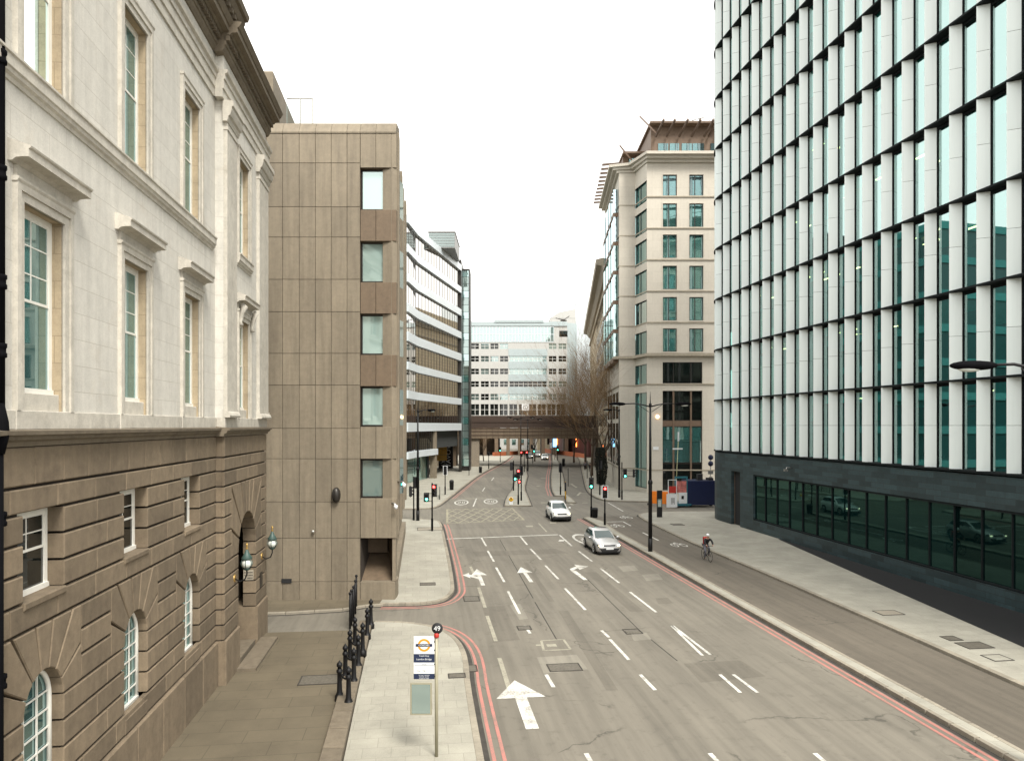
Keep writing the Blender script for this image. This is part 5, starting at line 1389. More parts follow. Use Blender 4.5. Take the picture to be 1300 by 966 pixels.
def signal(x, y, h, label, heads, z0=.12, pr=.06, rz=0):
    t = thing('traffic_light', label, 'traffic light', (x, y, z0), rz)
    m = MB(); m.tube([(0, 0, -.1), (0, 0, h)], pr, 8); m.lathe([(pr, .0), (pr+.03, .02), (pr+.03, 1.0), (pr, 1.05)], n=8); m.lathe([(pr, h), (pr*.8, h+.04), (0, h+.06)], n=8); m.build('pole', M['pipe'], t)
    for hd_ in heads:
        (cx, cy, cz), lit, face, n, bd = hd_
        head(t, (cx, cy, cz), lit, face, n, bd)
        m = MB(); m.tube([(0, 0, cz+.3), (cx, cy+.02, cz+.3)], .025, 5); m.tube([(0, 0, cz-.3), (cx, cy+.02, cz-.3)], .025, 5); m.build('bracket', M['pipe'], t)
    return t
PI = math.pi
signal(-6.5, 57.7, 3.85, 'red traffic light with green arrow beside it on the left pavement', [((.18, -.1, 3.3), 0, R(-8), 3, False), ((-.45, -.1, 2.75), 1, R(10), 2, False)])
signal(-8.9, 64.2, 3.9, 'traffic light with two dark heads seen from behind beside the left lamp post', [((.15, .1, 3.4), -1, PI, 3, False), ((-.3, .1, 2.6), -1, PI*.6, 3, False)])
signal(-8.3, 88, 3.5, 'traffic light turned away on the left pavement beside the litter bin', [((0, .15, 3.0), -1, PI, 3, True)])
signal(-4.6, 140, 3.2, 'small traffic light with a white lamp in front of the concrete bridge pier', [((0, -.1, 3.0), -1, 0, 2, False)])
signal(-2.75, 166, 3.5, 'green traffic light on the left kerb near the bridge', [((0, -.1, 3.0), 2, 0, 3, False)])
signal(.68, 77, 3.9, 'red traffic light with green arrows at the tip of the central island', [((0, -.1, 3.35), 0, 0, 3, False), ((-.38, -.1, 2.95), 1, R(15), 2, False), ((.12, -.12, 2.5), 0, 0, 1, False)])
signal(.2, 93.4, 3.9, 'traffic light seen from behind at the left side of the central island', [((-.25, .1, 3.2), -1, PI, 3, False)])
signal(1.06, 81, 3.9, 'dark traffic light behind the red one on the central island', [((0, .15, 3.4), -1, PI, 3, False)])
signal(2.27, 131, 3.9, 'pair of red traffic lights far down the central island', [((-.55, -.1, 3.3), 0, 0, 3, False), ((.45, -.1, 3.3), 0, 0, 3, False)])
signal(4.75, 162, 3.9, 'green traffic light with a large black backing near the bridge', [((.3, -.1, 3.0), 2, 0, 3, False), ((-.25, -.1, 3.7), -1, 0, 3, False)])
signal(11.2, 174, 3.4, 'small green traffic light below the blue sign under the bridge', [((0, -.1, 2.9), 2, 0, 3, False)])
signal(6.0, 87.6, 3.9, 'traffic light seen from behind on the narrow right island', [((0, .15, 3.3), -1, PI, 3, False)])
signal(7.4, 66.2, 3.85, 'green traffic light for the cycle lane beside the small black bin', [((0, -.1, 3.2), (2,), R(-10), 3, False)])
signal(8.0, 61.1, 3.6, 'red traffic light with a white edged board on the long island', [((0, -.1, 2.85), 0, 0, 3, True)])
t = signal(12.7, 81.9, 4.3, 'traffic light with a side arm and sideways green head by the cream office', [((1.35, -.1, 3.05), -1, R(80), 3, False)])
head(t, (.35, -.1, 3.05), 2, 0, 3)
m = MB(); m.tube([(0, 0, 3.45), (1.3, 0, 3.45)], .03, 5); m.tube([(0, 0, 2.65), (1.3, 0, 2.65)], .03, 5); m.build('cross_arm', M['steel'], t)
signal(10.85, 87.6, 4.3, 'traffic light turned away in front of the dark bush by the cream office', [((.1, .15, 3.7), -1, PI, 3, False)])
def simple_pole(x, y, h, label, name='post', mat='black', r=.05, band=None):
    t = thing(name, label, 'post', (x, y, .12)); m = MB(); m.tube([(0, 0, -.1), (0, 0, h)], r, 8); m.build('pole', M[mat], t)
    if band: m = MB(); m.lathe([(r+.03, h*.45), (r+.03, h*.98), (0, h)], n=8); m.build('cap', M[band], t)
simple_pole(6.26, 83, 2.0, 'short yellow and black post at the tip of the right island', 'marker_post', 'yellow', .07, 'black')
simple_pole(-7.4, 122, 3.0, 'thin dark post on the left pavement in front of the bridge pier', 'sign_post')
simple_pole(12.2, 115, 2.9, 'thin dark post at the kerb in front of the two walking people', 'sign_post')
simple_pole(8.0, 101, 2.5, 'thin dark post in the narrow right island, far one', 'sign_post')
# yellow keep-left bollard
t = thing('traffic_bollard', 'white and yellow lit bollard at the tip of the central island', 'bollard', (-.1, 76.9, .12))
m = MB(); m.block(-.2, .2, 0, .75, -.1, .1, .03); m.build('base', M['signwhite'], t)
m = MB(); m.lathe([(0, -.12), (.22, -.11), (.25, -.02), (.25, .1), (0, .12)], c=(0, 0, .55), axis='y', n=16); m.build('disc', M['yellow'], t)
m = MB(); m.box(-.09, .09, -.15, -.12, .6, .75); m.build('figure', M['blackmat'], t)
# bins
def bin_(x, y, h, label):
    t = thing('litter_bin', label, 'litter bin', (x, y, .12)); m = MB(); m.lathe([(.0, 0), (.24, 0), (.27, .1), (.29, h*.72), (.31, h*.74), (.31, h*.8)], n=14); m.build('drum', M['black'], t)
    m = MB(); m.lathe([(.30, h*.8), (.30, h*.84), (.25, h*.96), (0, h)], n=14); m.build('lid', M['blackmat'], t)
bin_(-8.05, 94.5, 1.35, 'black litter bin on the left pavement near the traffic light')
bin_(7.72, 66.1, .95, 'small black litter bin at the tip of the long island')
bin_(-5.7, 128, 1.2, 'black litter bin on the far left pavement near the bridge')
bin_(10.9, 150, 1.6, 'dark litter bin on the far right island near the bridge')
# low guard rail left
t = thing('guard_rail', 'dark bent guard rail panel at the left kerb corner', 'railing', (-8.35, 82, .12), R(96))
for x in (0, 1.8, 3.6, 5.4): m = MB(); m.tube([(x, 0, 0), (x, 0, 1.05)], .035, 6); m.build('post', M['black'], t)
m = MB()
for z in (.15, .98): m.tube([(0, 0, z), (5.4, 0, z)], .025, 5)
for k in range(44): m.tube([(5.4*k/43, 0, .15), (5.4*k/43, 0, .98)], .014, 4)
m.build('rails', M['black'], t)

# ------------------------------------------------------------------ stop sign post
ss = thing('bus_stop_sign', 'bus stop sign with black 49 disc and orange ring panel on beige pole', 'stop sign', (-1.96, 18.4, .1), 0)
m = MB(); m.tube([(0, 0, 0), (0, 0, 3.12)], .045, 10); m.build('pole', M['poleg'], ss)
m = MB(); m.lathe([(.05, 3.10), (.065, 3.11), (.065, 3.2), (.04, 3.22)], n=10); m.build('collar', M['redp'], ss)
m = MB(); m.lathe([(0, -.03), (.135, -.028), (.145, 0), (.135, .028), (0, .03)], c=(.02, 0, 3.34), axis='y', n=28); dk = m.build('number_disc', M['blackmat'], ss)
text('number', '49', .175, M['signwhite'], dk, (.02, -.034, 3.34), (R(90), 0, 0), .001)
def panel(x0, x1, z0, z1, mat, nm, y=-.02, th=.03): m = MB(); m.block(x0, x1, z0, z1, y, y+th, .004); return m.build(nm, M[mat], ss)
X0p, X1p = -.59, -.05
pa = panel(X0p, X1p, 2.68, 3.13, 'signwhite', 'ring_panel')
m = MB(); cx, cz = -.32, 2.91
for k in range(40):
    a0, a1 = 2*PI*k/40, 2*PI*(k+1)/40; P = lambda a, r: (cx+r*math.cos(a), -.024, cz+r*math.sin(a)); m.quad(P(a0, .165), P(a1, .165), P(a1, .112), P(a0, .112))
m.build('ring', M['signorange'], pa)
m = MB(); m.box(cx-.215, cx+.215, -.030, -.0245, cz-.035, cz+.035); m.build('bar', M['signnavy'], pa)
text('bar_lettering', 'COACHES', .062, M['signwhite'], pa, (cx, -.033, cz), (R(90), 0, 0), .001)
pb = panel(X0p, X1p, 2.46, 2.676, 'signnavy', 'name_panel')
text('heading', 'Coach Stop', .055, M['signwhite'], pb, (cx, -.022, 2.635), (R(90), 0, 0), .001)
text('stop_name', 'London Bridge', .066, M['signwhite'], pb, (cx, -.022, 2.545), (R(90), 0, 0), .001)
pc = panel(X0p, X1p, 2.30, 2.456, 'signwhite', 'blank_panel')
text('small_print', 'towards', .04, M['signnavy'], pc, (cx, -.022, 2.415), (R(90), 0, 0), .001)
m = MB(); m.box(X0p+.02, X1p-.02, -.024, -.021, 2.375, 2.385); m.build('rule', M['signnavy'], pc)
pd = panel(X0p, X1p, 2.17, 2.296, 'signwhite', 'route_panel')
text('routes', '704  781', .075, M['grey'], pd, (cx-.07, -.022, 2.235), (R(90), 0, 0), .001)
pe = panel(X0p, X1p, 2.03, 2.166, 'signnavy', 'notice_panel')
for k, s_ in enumerate(('This stop is served by', 'commuter coaches', 'Mondays to Fridays')): text('notice_text', s_, .033, M['signwhite'], pe, (cx, -.022, 2.135-k*.04), (R(90), 0, 0), .001)
for z in (3.0, 2.78, 2.42, 2.1): m = MB(); m.box(-.06, .03, -.03, .03, z-.015, z+.015); m.build('clamp', M['blackmat'], ss)
tb = panel(-.68, -.12, 1.1, 1.93, 'poleg', 'timetable_frame')
m = MB(); m.box(-.64, -.16, -.026, -.021, 1.14, 1.89); m.build('timetable', M['office_glass'], tb)

# ------------------------------------------------------------------ bollards
def bollard(x, y, z, label):
    t = thing('bollard', label, 'bollard', (x, y, z), 0, 'black ornamental bollards along the stone ledge')
    m = MB(); m.lathe([(.0, 0), (.15, 0), (.15, .16), (.12, .2), (.085, .28), (.075, .6), (.07, .86), (.10, .9), (.10, .95), (.07, .98), (.065, 1.02)], n=14); m.build('shaft', M['black'], t)
    m = MB(); m.ball((0, 0, 1.12), .095, n=14, m=10); m.lathe([(.04, 1.2), (.025, 1.25), (0, 1.27)], n=8); m.build('finial', M['black'], t)
    return t
br = [(-5.97, 30.0), (-5.82, 28.5), (-5.56, 26.4), (-5.40, 24.9), (-5.22, 23.4), (-4.98, 21.6)]
blf = [(-6.05, 27.3), (-5.85, 25.6), (-5.62, 23.9), (-5.4, 22.2)]
ordn = ['farthest', 'second farthest', 'third farthest', 'fourth farthest', 'fifth farthest', 'sixth farthest', 'nearest']
for k, (x, y) in enumerate(br): bollard(x, y, .12, f'{ordn[k] if k < 5 else "nearest"} black bollard in the row nearest the road')
for k, (x, y) in enumerate(blf): bollard(x, y, .09, f'{ordn[k] if k < 3 else "nearest"} black bollard in the row nearest the yard')
for k in range(4):
    a, b = blf[k], br[k+2]; t = thing('rail_bar', f'{ordn[k] if k < 3 else "nearest"} iron bar joining two black bollards by the yard', 'rail', ((a[0]+b[0])/2, (a[1]+b[1])/2, .95), 0)
    m = MB(); c = ((a[0]+b[0])/2, (a[1]+b[1])/2); m.tube([(a[0]-c[0], a[1]-c[1], .0), (0, 0, -.05), (b[0]-c[0], b[1]-c[1], .0)], .03, 6); m.build('bar', M['black'], t)

# ------------------------------------------------------------------ works compound at the cream office
t = thing('orange_barrier', 'orange plastic barrier panels in front of the cream office entrance', 'barrier', (13.9+1.0, 77.5, .1), R(-28))
for k in range(2): m = MB(); m.block(k*1.15, k*1.15+1.1, .1, 1.45, 0, .12, .03); m.build('panel', M['orange'], t)
for k in range(3): m = MB(); m.box(k*1.12-.05, k*1.12+.2, -.2, .35, -.05, .12); m.build('foot', M['blackmat'], t)
t = thing('notice_frame', 'white framed red and white notice boards beside the orange barrier', 'notice board', (16.9, 74.6, .1), R(12))
m = MB(); m.box(-.5, -.44, 0, .06, 0, 2.9); m.box(.42, .48, 0, .06, 0, 2.9); m.box(-.5, .48, 0, .06, 2.84, 2.9); m.build('frame', M['signwhite'], t)
m = MB(); m.box(-.42, .4, .0, .05, 1.5, 2.2); m.build('red_board', M['redp'], t); m = MB(); m.box(-.7, .5, -.06, -.01, 0, 1.4); m.build('white_board', M['signwhite'], t)
m = MB(); 
for k in range(5): m.box(-.2+k*.09, -.16+k*.09, -.065, -.06, .3+.15*(k % 2), 1.0)
m.build('board_lettering', M['gutter'], t)
t = thing('site_cabin', 'dark navy site cabin with teal corner posts and white poster', 'cabin', (19.0, 75.2, .1), R(4))
m = MB(); m.block(-.4, 2.6, .15, 2.75, 0, 2.0, .03); m.build('body', M['navy'], t)
m = MB(); m.box(-1.6, -.42, .02, .08, 1.5, 2.7); m.build('poster_board', plain('red_white_poster', (.5, .16, .14), .5, 0, .6, None, 2.5), t)
m = MB(); m.box(-1.35, -.45, -.03, .0, .35, 1.5); m.build('white_poster', M['signwhite'], t); m = MB(); m.box(-1.05, -.8, -.05, -.03, .8, 1.15); m.build('poster_mark', M['blackmat'], t)
for x in (-1.75, -.5): m = MB(); m.box(x, x+.12, -.02, .12, 0, 3.0); m.build('teal_post', M['teal'], t)
m = MB(); m.box(-1.75, -.38, -.02, .12, 3.0, 3.2); m.box(-1.7, .0, -.1, 1.9, .1, .3); m.build('teal_frame', M['teal'], t)
m = MB(); m.box(.9, 1.4, .4, 1, 2.75, 3.4); m.box(2.0, 2.5, .2, 1.2, 2.75, 3.0); m.build('roof_box', M['blackmat'], t)
for x in (0, 2.2): m = MB(); m.lathe([(0, -.08), (.2, -.07), (.2, .07), (0, .08)], c=(x, .2, .2), axis='y', n=12); m.build('wheel', M['rubber'], t)
t = thing('lighting_mast', 'thin yellow mast with a lamp on top behind the site cabin', 'mast', (17.6, 76.5, .1), 0)
m = MB(); m.tube([(0, 0, 0), (.35, 0, 7.0)], [.05, .035], 6); m.build('pole', plain('dull_yellow_pole', (.4, .38, .2), .5), t); m = MB(); m.box(-.25, .8, -.1, .1, 6.0, 6.15); m.box(.3, .42, -.1, .1, 6.9, 7.9); m.build('lamp', M['signwhite'], t)
t = thing('sign_post', 'sign post with round signs beside the site cabin', 'sign', (22.4, 80.0, .1), 0)
m = MB(); m.tube([(0, 0, 0), (0, 0, 5.2)], .045, 6); m.build('pole', M['grey'], t)
for z in (5.0, 4.3): m = MB(); m.lathe([(0, -.03), (.3, -.03), (.3, 0), (0, 0)], c=(0, -.06, z), axis='y', n=16); m.build('round_sign', M['navy'], t)
m = MB(); m.box(-.3, .3, -.06, -.03, 3.1, 3.5); m.build('plate', M['grey'], t)
m = MB(); m.box(-.2, .2, -.06, -.03, 2.2, 2.8); m.build('small_plate', M['blackmat'], t)
t = thing('equipment_trolley', 'small trolley with a white tank beside the site cabin', 'trolley', (22.1, 76, .1), 0)
m = MB(); m.box(-.7, .8, -.3, .3, .5, .6); m.tube([(-.7, 0, .5), (-1, 0, 1.2)], .04, 5); m.build('frame', M['concrete_dark'], t)
m = MB(); m.ball((.2, 0, 1.55), .8, .4, .3); m.build('tank', M['signwhite'], t); m = MB(); m.lathe([(0, -.06), (.35, -.05), (.35, .05), (0, .06)], c=(-.3, -.3, .36), axis='y', n=14); m.build('wheel', M['rubber'], t)
m = MB(); m.block(.1, .5, .6, 1.3, -.2, .2, .03); m.build('crate', M['concrete'], t)
t = thing('wayfinding_totem', 'slim black totem with a blue panel on the pavement', 'totem', (13.82, 66.4, .12), 0)
m = MB(); m.block(-.24, .24, 0, 2.5, -.1, .1, .02); m.build('slab', M['black'], t)
m = MB(); m.box(-.2, .2, -.112, -.1, .95, 1.7); m.build('blue_panel', M['office_glass'], t)
m = MB()
for k in range(6): m.box(-.16, .1, -.118, -.112, 1.02+k*.1, 1.05+k*.1)
m.build('panel_lettering', M['signwhite'], t)

# ------------------------------------------------------------------ cars (front looks to -y)
def loft(mb, secs, mi=0, caps=True):
    n = len(secs[0]); vs = [p for s in secs for p in s]
    fs = [(i*n+k, i*n+(k+1) % n, (i+1)*n+(k+1) % n, (i+1)*n+k) for i in range(len(secs)-1) for k in range(n)]
    if caps: fs += [tuple(range(n)), tuple(reversed(range((len(secs)-1)*n, len(secs)*n)))]
    mb.add(vs, fs, mi, True)
def interp(st, m=3):
    out = []
    for i in range(len(st)-1):
        p0, p1, p2, p3 = st[max(i-1, 0)], st[i], st[i+1], st[min(i+2, len(st)-1)]
        for k in range(m):
            t = k/m; q = [.5*((2*b)+(-a+c)*t+(2*a-5*b+4*c-d)*t*t+(-a+3*b-3*c+d)*t**3) for a, b, c, d in zip(p0, p1, p2, p3)]
            out.append(q)
    out.append(list(st[-1])); return out
def car(x, y, rz, label, paint_, suv=False, near=True):
    t = thing('parked_car' if False else 'car', label, 'car', (x, y, 0), rz)
    k = 1.10 if suv else 1.0; zo = .08 if suv else 0
    st = [(-2.14,.50,.27,.52,.60), (-2.08,.70,.22,.60,.70), (-1.92,.82,.19,.68,.80), (-1.5,.88,.18,.78,.90), (-1.05,.90,.18,.85,.98), (-.4,.90,.18,.90,1.0), (.6,.90,.18,.94,1.02), (1.4,.89,.18,.96,1.03), (1.85,.84,.22,.95,1.0), (2.05,.76,.30,.90,.95), (2.12,.66,.36,.80,.86)]
    secs = []
    for (yy, hw, zb, zs, zt) in interp(st):
        zb += zo; zs = zs*k; zt = zt*k
        half = [(hw*.90, zb), (hw*.98, zb+.10), (hw, zb+(zs-zb)*.5), (hw*.985, zb+(zs-zb)*.8), (hw*.95, zs), (hw*.83, zs+(zt-zs)*.6), (hw*.5, zt), (hw*.2, zt+.015)]
        secs.append([(a, yy, z) for a, z in half]+[(-a, yy, z) for a, z in reversed(half)])
    m = MB(); loft(m, secs); body = m.build('body', paint_, t)
    # cabin
    zt = 1.47*k+(.03 if suv else 0)
    lv = [(.93*k, -1.0, 1.98, .83), (1.08*k, -.72, 1.90, .79), (1.24*k, -.40, 1.78, .735), (1.37*k, -.12, 1.62, .675), (zt-.035, .05, 1.45, .62), (zt, .30, 1.2, .50)]
    def outline(L):
        z, yf, yr, hw = L
        h = [(0, yf), (hw*.45, yf+.03), (hw*.80, yf+.12), (hw*.93, yf+.24), (hw, yf+.55), (hw, (yf+yr)/2), (hw, yr-.55), (hw*.95, yr-.2), (hw*.8, yr-.07), (hw*.4, yr-.01), (0, yr)]
        return [(a, b, z) for a, b in h]+[(-a, b, z) for a, b in h[-2:0:-1]]
    O = [outline(L) for L in lv]; n = len(O[0])
    parts_ = {'cabin': MB(), 'windscreen': MB(), 'side_window': MB(), 'side_window2': MB(), 'rear_window': MB()}
    for i in range(len(O)-1):
        for j in range(n):
            q = [O[i][j], O[i][(j+1) % n], O[i+1][(j+1) % n], O[i+1][j]]
            jj = j if j < n//2 else n-1-j
            key = 'cabin'
            if i < 3:
                if jj in (0, 1): key = 'windscreen'
                elif jj in (3, 4, 5, 6): key = 'side_window' if j < n//2 else 'side_window2'
                elif jj in (8, 9): key = 'rear_window'
                if i == 0 and jj not in (0, 1): key = 'cabin'
            parts_[key].add(q, [(0, 1, 2, 3)], 0, True)
    parts_['cabin'].add(O[-1], [tuple(range(n))], 0, True)
    for kk, mb in parts_.items():
        if mb.f: mb.build(kk.replace('2', ''), paint_ if kk == 'cabin' else M['carglass'], t)
    for s in (-1, 1):
        m = MB()
        for yy in (.28, 1.18): m.obox((s*.762*1.0, yy, 1.16*k), (.012*s, 0, 0), (0, .035, 0), (-.035*s, 0, .13))
        m.build('door_pillar', M['blackmat'], t)
        m = MB(); m.ball((s*.985, -.62, 1.0*k), .11, .07, .075); m.tube([(s*.85, -.6, .96*k), (s*.98, -.6, .98*k)], .025, 5); m.build('door_mirror', paint_, t)
        for yy in (-1.32, 1.28):
            m = MB(); r = .325+(.03 if suv else 0); zc_ = r
            for q in range(14):
                a0, a1 = PI*q/14, PI*(q+1)/14; X = s*.908; rr = r+.07
                m.add([(X, yy, zc_-.02), (X, yy+rr*math.cos(a0), zc_+rr*math.sin(a0)), (X, yy+rr*math.cos(a1), zc_+rr*math.sin(a1))], [(0, 1, 2)])
            m.build('wheel_arch', M['blackmat'], t)
            m = MB(); m.lathe([(r*.62, s*.10), (r*.9, s*.10), (r, s*.06), (r, -s*.12), (r*.6, -s*.12)], c=(s*.83, yy, zc_), axis='x', n=22); w = m.build('wheel', M['rubber'], t)
            m = MB(); m.lathe([(0, .05), (.06, .06), (r*.62, .09)], c=(s*.83, yy, zc_), axis='x', n=20)
            m.v = [(s*.83+s*(v[0]-s*.83), v[1], v[2]) for v in m.v]
            m2 = MB(); 
            for q in range(5):
                a = 2*PI*q/5; m2.obox((s*.93, yy+.5*r*.6*math.cos(a), zc_+.5*r*.6*math.sin(a)), (.012, 0, 0), (0, r*.3*math.cos(a), r*.3*math.sin(a)), (0, -.03*math.sin(a), .03*math.cos(a)))
            m2.lathe([(.05, .0), (.05, .02), (0, .025)], c=(s*.92 if s > 0 else s*.945, yy, zc_), axis='x', n=10); m2.lathe([(r*.58, -.01), (r*.64, -.01), (r*.64, .02), (r*.58, .02)], c=(s*.925, yy, zc_), axis='x', n=20)
            m2.build('rim', M['chrome'], w)
        m = MB(); m.ball((s*.63, -1.985, .655*k+zo*.4), .20, .13, .085, 14, 8); m.v = [(v[0], v[1]+abs(v[0])*.32-.22, v[2]+(.05 if abs(v[0]) > .7 else 0)) for v in m.v]; hl = m.build('headlight', M['chrome'], t)
        m = MB(); m.ball((s*.63, -2.10, .655*k+zo*.4), .10, .04, .055, 10, 6); m.v = [(v[0], v[1]+abs(v[0])*.32-.22, v[2]) for v in m.v]; m.build('bulb', M['head'], hl)
        m = MB(); m.box(s*.55-.18, s*.55+.18, 2.06, 2.11, .74*k, .9*k); m.build('tail_light', M['redp'], t)
    m = MB(); (m.block(-.80, .80, .22, .50, -2.18, -1.75, .06) if suv else m.prism([(-.52, .24), (.52, .24), (.70, .47), (-.70, .47)], -2.17, -1.9, .02)); m.build('lower_grille', M['blackmat'], t)
    m = MB(); m.block(-.40, .40, .60*k, .70*k, -2.15, -1.95, .02); m.build('upper_grille', M['blackmat'], t)
    m = MB(); m.box(-.26, .26, -2.20, -2.185, .40+zo, .51+zo); m.build('number_plate', M['signwhite'], t)
    m = MB(); m.box(-.75, .75, -2.12, -1.9, .17+zo, .24+zo); m.box(-.85, .85, -1.7, 1.9, .16, .20+zo); m.build('underside', M['blackmat'], t)
    m = MB(); m.tube([(-.6, -.98, .985*k), (-.05, -1.0, 1.0*k)], .012, 4); m.tube([(.05, -1.0, .99*k), (.6, -.98, .985*k)], .012, 4); m.build('wiper', M['blackmat'], t)
    return t
CA = math.atan2(.13, 1)
car(6.27, 49.6, CA, 'silver hatchback with headlamps on driving towards the viewer on the main road', M['carsilver'])
car(4.28, 66.0, CA*.9, 'white compact sport utility car with black lower bumper driving behind the silver hatchback', M['carwhite'], True)
car(8.3, 180, R(-1), 'distant pale car with headlamps on coming from under the bridge, nearer of two', M['carwhite'])
car(7.0, 196, R(-2), 'distant pale car coming from under the bridge, further of two', M['carsilver'], True)
car(4.6, 188, R(2), 'distant dark car left of the two pale cars under the bridge', M['cargrey'])

# ------------------------------------------------------------------ people
def skin_mesh(name, pts, edges, mat, parent, sub=1, root=0):
    me = bpy.data.meshes.new(name); me.from_pydata([p[:3] for p in pts], edges, []); o = bpy.data.objects.new(name, me); COL.objects.link(o)
    md = o.modifiers.new('s', 'SKIN'); 
    for i, p in enumerate(pts):
        sv = me.skin_vertices[0].data[i]; sv.radius = (p[3], p[4] if len(p) > 4 else p[3]); sv.use_root = (i == root)
    s2 = o.modifiers.new('u', 'SUBSURF'); s2.levels = sub; s2.render_levels = sub
    dg = bpy.context.evaluated_depsgraph_get(); dg.update()
    nm = bpy.data.meshes.new_from_object(o.evaluated_get(dg)); nm.materials.clear(); nm.materials.append(mat)
    for p in nm.polygons: p.use_smooth = True
    bpy.data.objects.remove(o); bpy.data.meshes.remove(me)
    n = bpy.data.objects.new(name, nm); COL.objects.link(n); n.parent = parent
    return n
def person(x, y, z, rz, label, J, top, legs, group=None, bag=None, helmet=None):
    """J: joint positions, front looks to -y"""
    t = thing('person', label, 'person', (x, y, z), rz, group)
    names = ['pelvis', 'waist', 'chest', 'neck', 'head', 'crown', 'lsh', 'lel', 'lwr', 'rsh', 'rel', 'rwr', 'lhip', 'lkn', 'lan', 'ltoe', 'rhip', 'rkn', 'ran', 'rtoe']
    rad = dict(pelvis=.13, waist=.115, chest=.14, neck=.055, head=.085, crown=.08, lsh=.065, lel=.045, lwr=.032, rsh=.065, rel=.045, rwr=.032, lhip=.095, lkn=.06, lan=.042, ltoe=.038, rhip=.095, rkn=.06, ran=.042, rtoe=.038)
    E = [('pelvis', 'waist'), ('waist', 'chest'), ('chest', 'neck'), ('neck', 'head'), ('head', 'crown'), ('chest', 'lsh'), ('lsh', 'lel'), ('lel', 'lwr'), ('chest', 'rsh'), ('rsh', 'rel'), ('rel', 'rwr'), ('pelvis', 'lhip'), ('lhip', 'lkn'), ('lkn', 'lan'), ('lan', 'ltoe'), ('pelvis', 'rhip'), ('rhip', 'rkn'), ('rkn', 'ran'), ('ran', 'rtoe')]
    P = [(*J[n], rad[n]) for n in names]; ed = [(names.index(a), names.index(b)) for a, b in E]
    # hands: palm, four fingers and a thumb
    for w, e in (('lwr', 'lel'), ('rwr', 'rel')):
        v = (Vector(J[w])-Vector(J[e])).normalized(); sx = Vector((1 if w[0] == 'l' else -1, 0, 0)); q = v.cross(sx).normalized(); sx = q.cross(v).normalized()
        b = len(P); pc = Vector(J[w])+v*.06; P.append((*pc, .034)); ed.append((names.index(w), b))
        for k, L in enumerate((.075, .085, .08, .062)):
            kn = pc+v*.035+q*(.028-.019*k); tip = kn+v*L*.75+sx*(-.03); P.append((*kn, .010)); P.append((*tip, .008)); i = len(P); ed += [(b, i-2), (i-2, i-1)]
        th = pc+q*.045+v*.01; t2 = th+v*.045+q*.01; P += [(*th, .012), (*t2, .009)]; i = len(P); ed += [(b, i-2), (i-2, i-1)]
    skin_mesh('body', P, ed, M['skin'], t)
    def cloth(nm, keys, ee, grow, mat):
        pp = [(*J[k], rad[k]*1.0+grow) for k in keys]; skin_mesh(nm, pp, [(keys.index(a), keys.index(b)) for a, b in ee], mat, t)
    cloth('jacket', ['waist', 'pelvis', 'chest', 'lsh', 'lel', 'lwr', 'rsh', 'rel', 'rwr'], [('pelvis', 'waist'), ('waist', 'chest'), ('chest', 'lsh'), ('lsh', 'lel'), ('lel', 'lwr'), ('chest', 'rsh'), ('rsh', 'rel'), ('rel', 'rwr')], .022, top)
    cloth('trousers', ['pelvis', 'lhip', 'lkn', 'lan', 'rhip', 'rkn', 'ran'], [('pelvis', 'lhip'), ('lhip', 'lkn'), ('lkn', 'lan'), ('pelvis', 'rhip'), ('rhip', 'rkn'), ('rkn', 'ran')], .014, legs)
    for a, b in (('lan', 'ltoe'), ('ran', 'rtoe')): skin_mesh('shoe', [(*J[a], .052), (*J[b], .05)], [(0, 1)], M['blackmat'], t)
    c = Vector(J['head']); cr = Vector(J['crown']); m = MB(); m.ball(tuple(cr+Vector((0, .02, .0))), .108, .118, .105, 14, 10)
    m.build('helmet' if helmet else 'hair', helmet or M['hair'], t)
    f = MB(); fc = c+Vector((0, -.085, .01))
    f.ball(tuple(fc+Vector((0, -.018, -.005))), .016, .022, .028, 8, 6); f.build('nose', M['skin'], t)
    f = MB()
    for s in (-1, 1): f.ball(tuple(fc+Vector((s*.034, -.002, .035))), .014, .01, .009, 8, 6)
    f.ball(tuple(fc+Vector((0, -.002, -.05))), .026, .01, .007, 8, 6); f.build('facial_features', M['hair'], t)
    if bag: m = MB(); ch = Vector(J['chest']); m.block(ch.x-.16, ch.x+.16, ch.z-.3, ch.z+.16, ch.y+.15, ch.y+.33, .05); b = m.build('backpack', bag, None); b.parent = t
    return t
def walk(ph, bend=0):
    s = .24*ph
    return dict(pelvis=(0, 0, .93), waist=(0, -.01, 1.08), chest=(0, -.02, 1.32), neck=(0, -.02, 1.5), head=(0, -.04, 1.60), crown=(0, -.03, 1.68),
                lsh=(.19, -.02, 1.42), lel=(.25, .05+s*.6, 1.14), lwr=(.25, -.05+s*.9, .90), rsh=(-.19, -.02, 1.42), rel=(-.25, .05-s*.6, 1.14), rwr=(-.25, -.05-s*.9, .90),
                lhip=(.10, 0, .88), lkn=(.11, -.05-s*.8, .50), lan=(.11, .02-s*1.3, .09), ltoe=(.12, -.15-s*1.3, .05), rhip=(-.10, 0, .88), rkn=(-.11, -.05+s*.6, .50), ran=(-.11, .04+s*1.3, .10), rtoe=(-.12, -.12+s*1.3, .05))
person(14.3, 130, .12, PI, 'walking person in dark clothes on the far right pavement, right of a pair', walk(1), M['cloth_black'], M['cloth_black'])
person(14.0, 136, .12, PI, 'walking person in grey top on the far right pavement, left of a pair', walk(-1), M['cloth_grey'], M['cloth_black'])
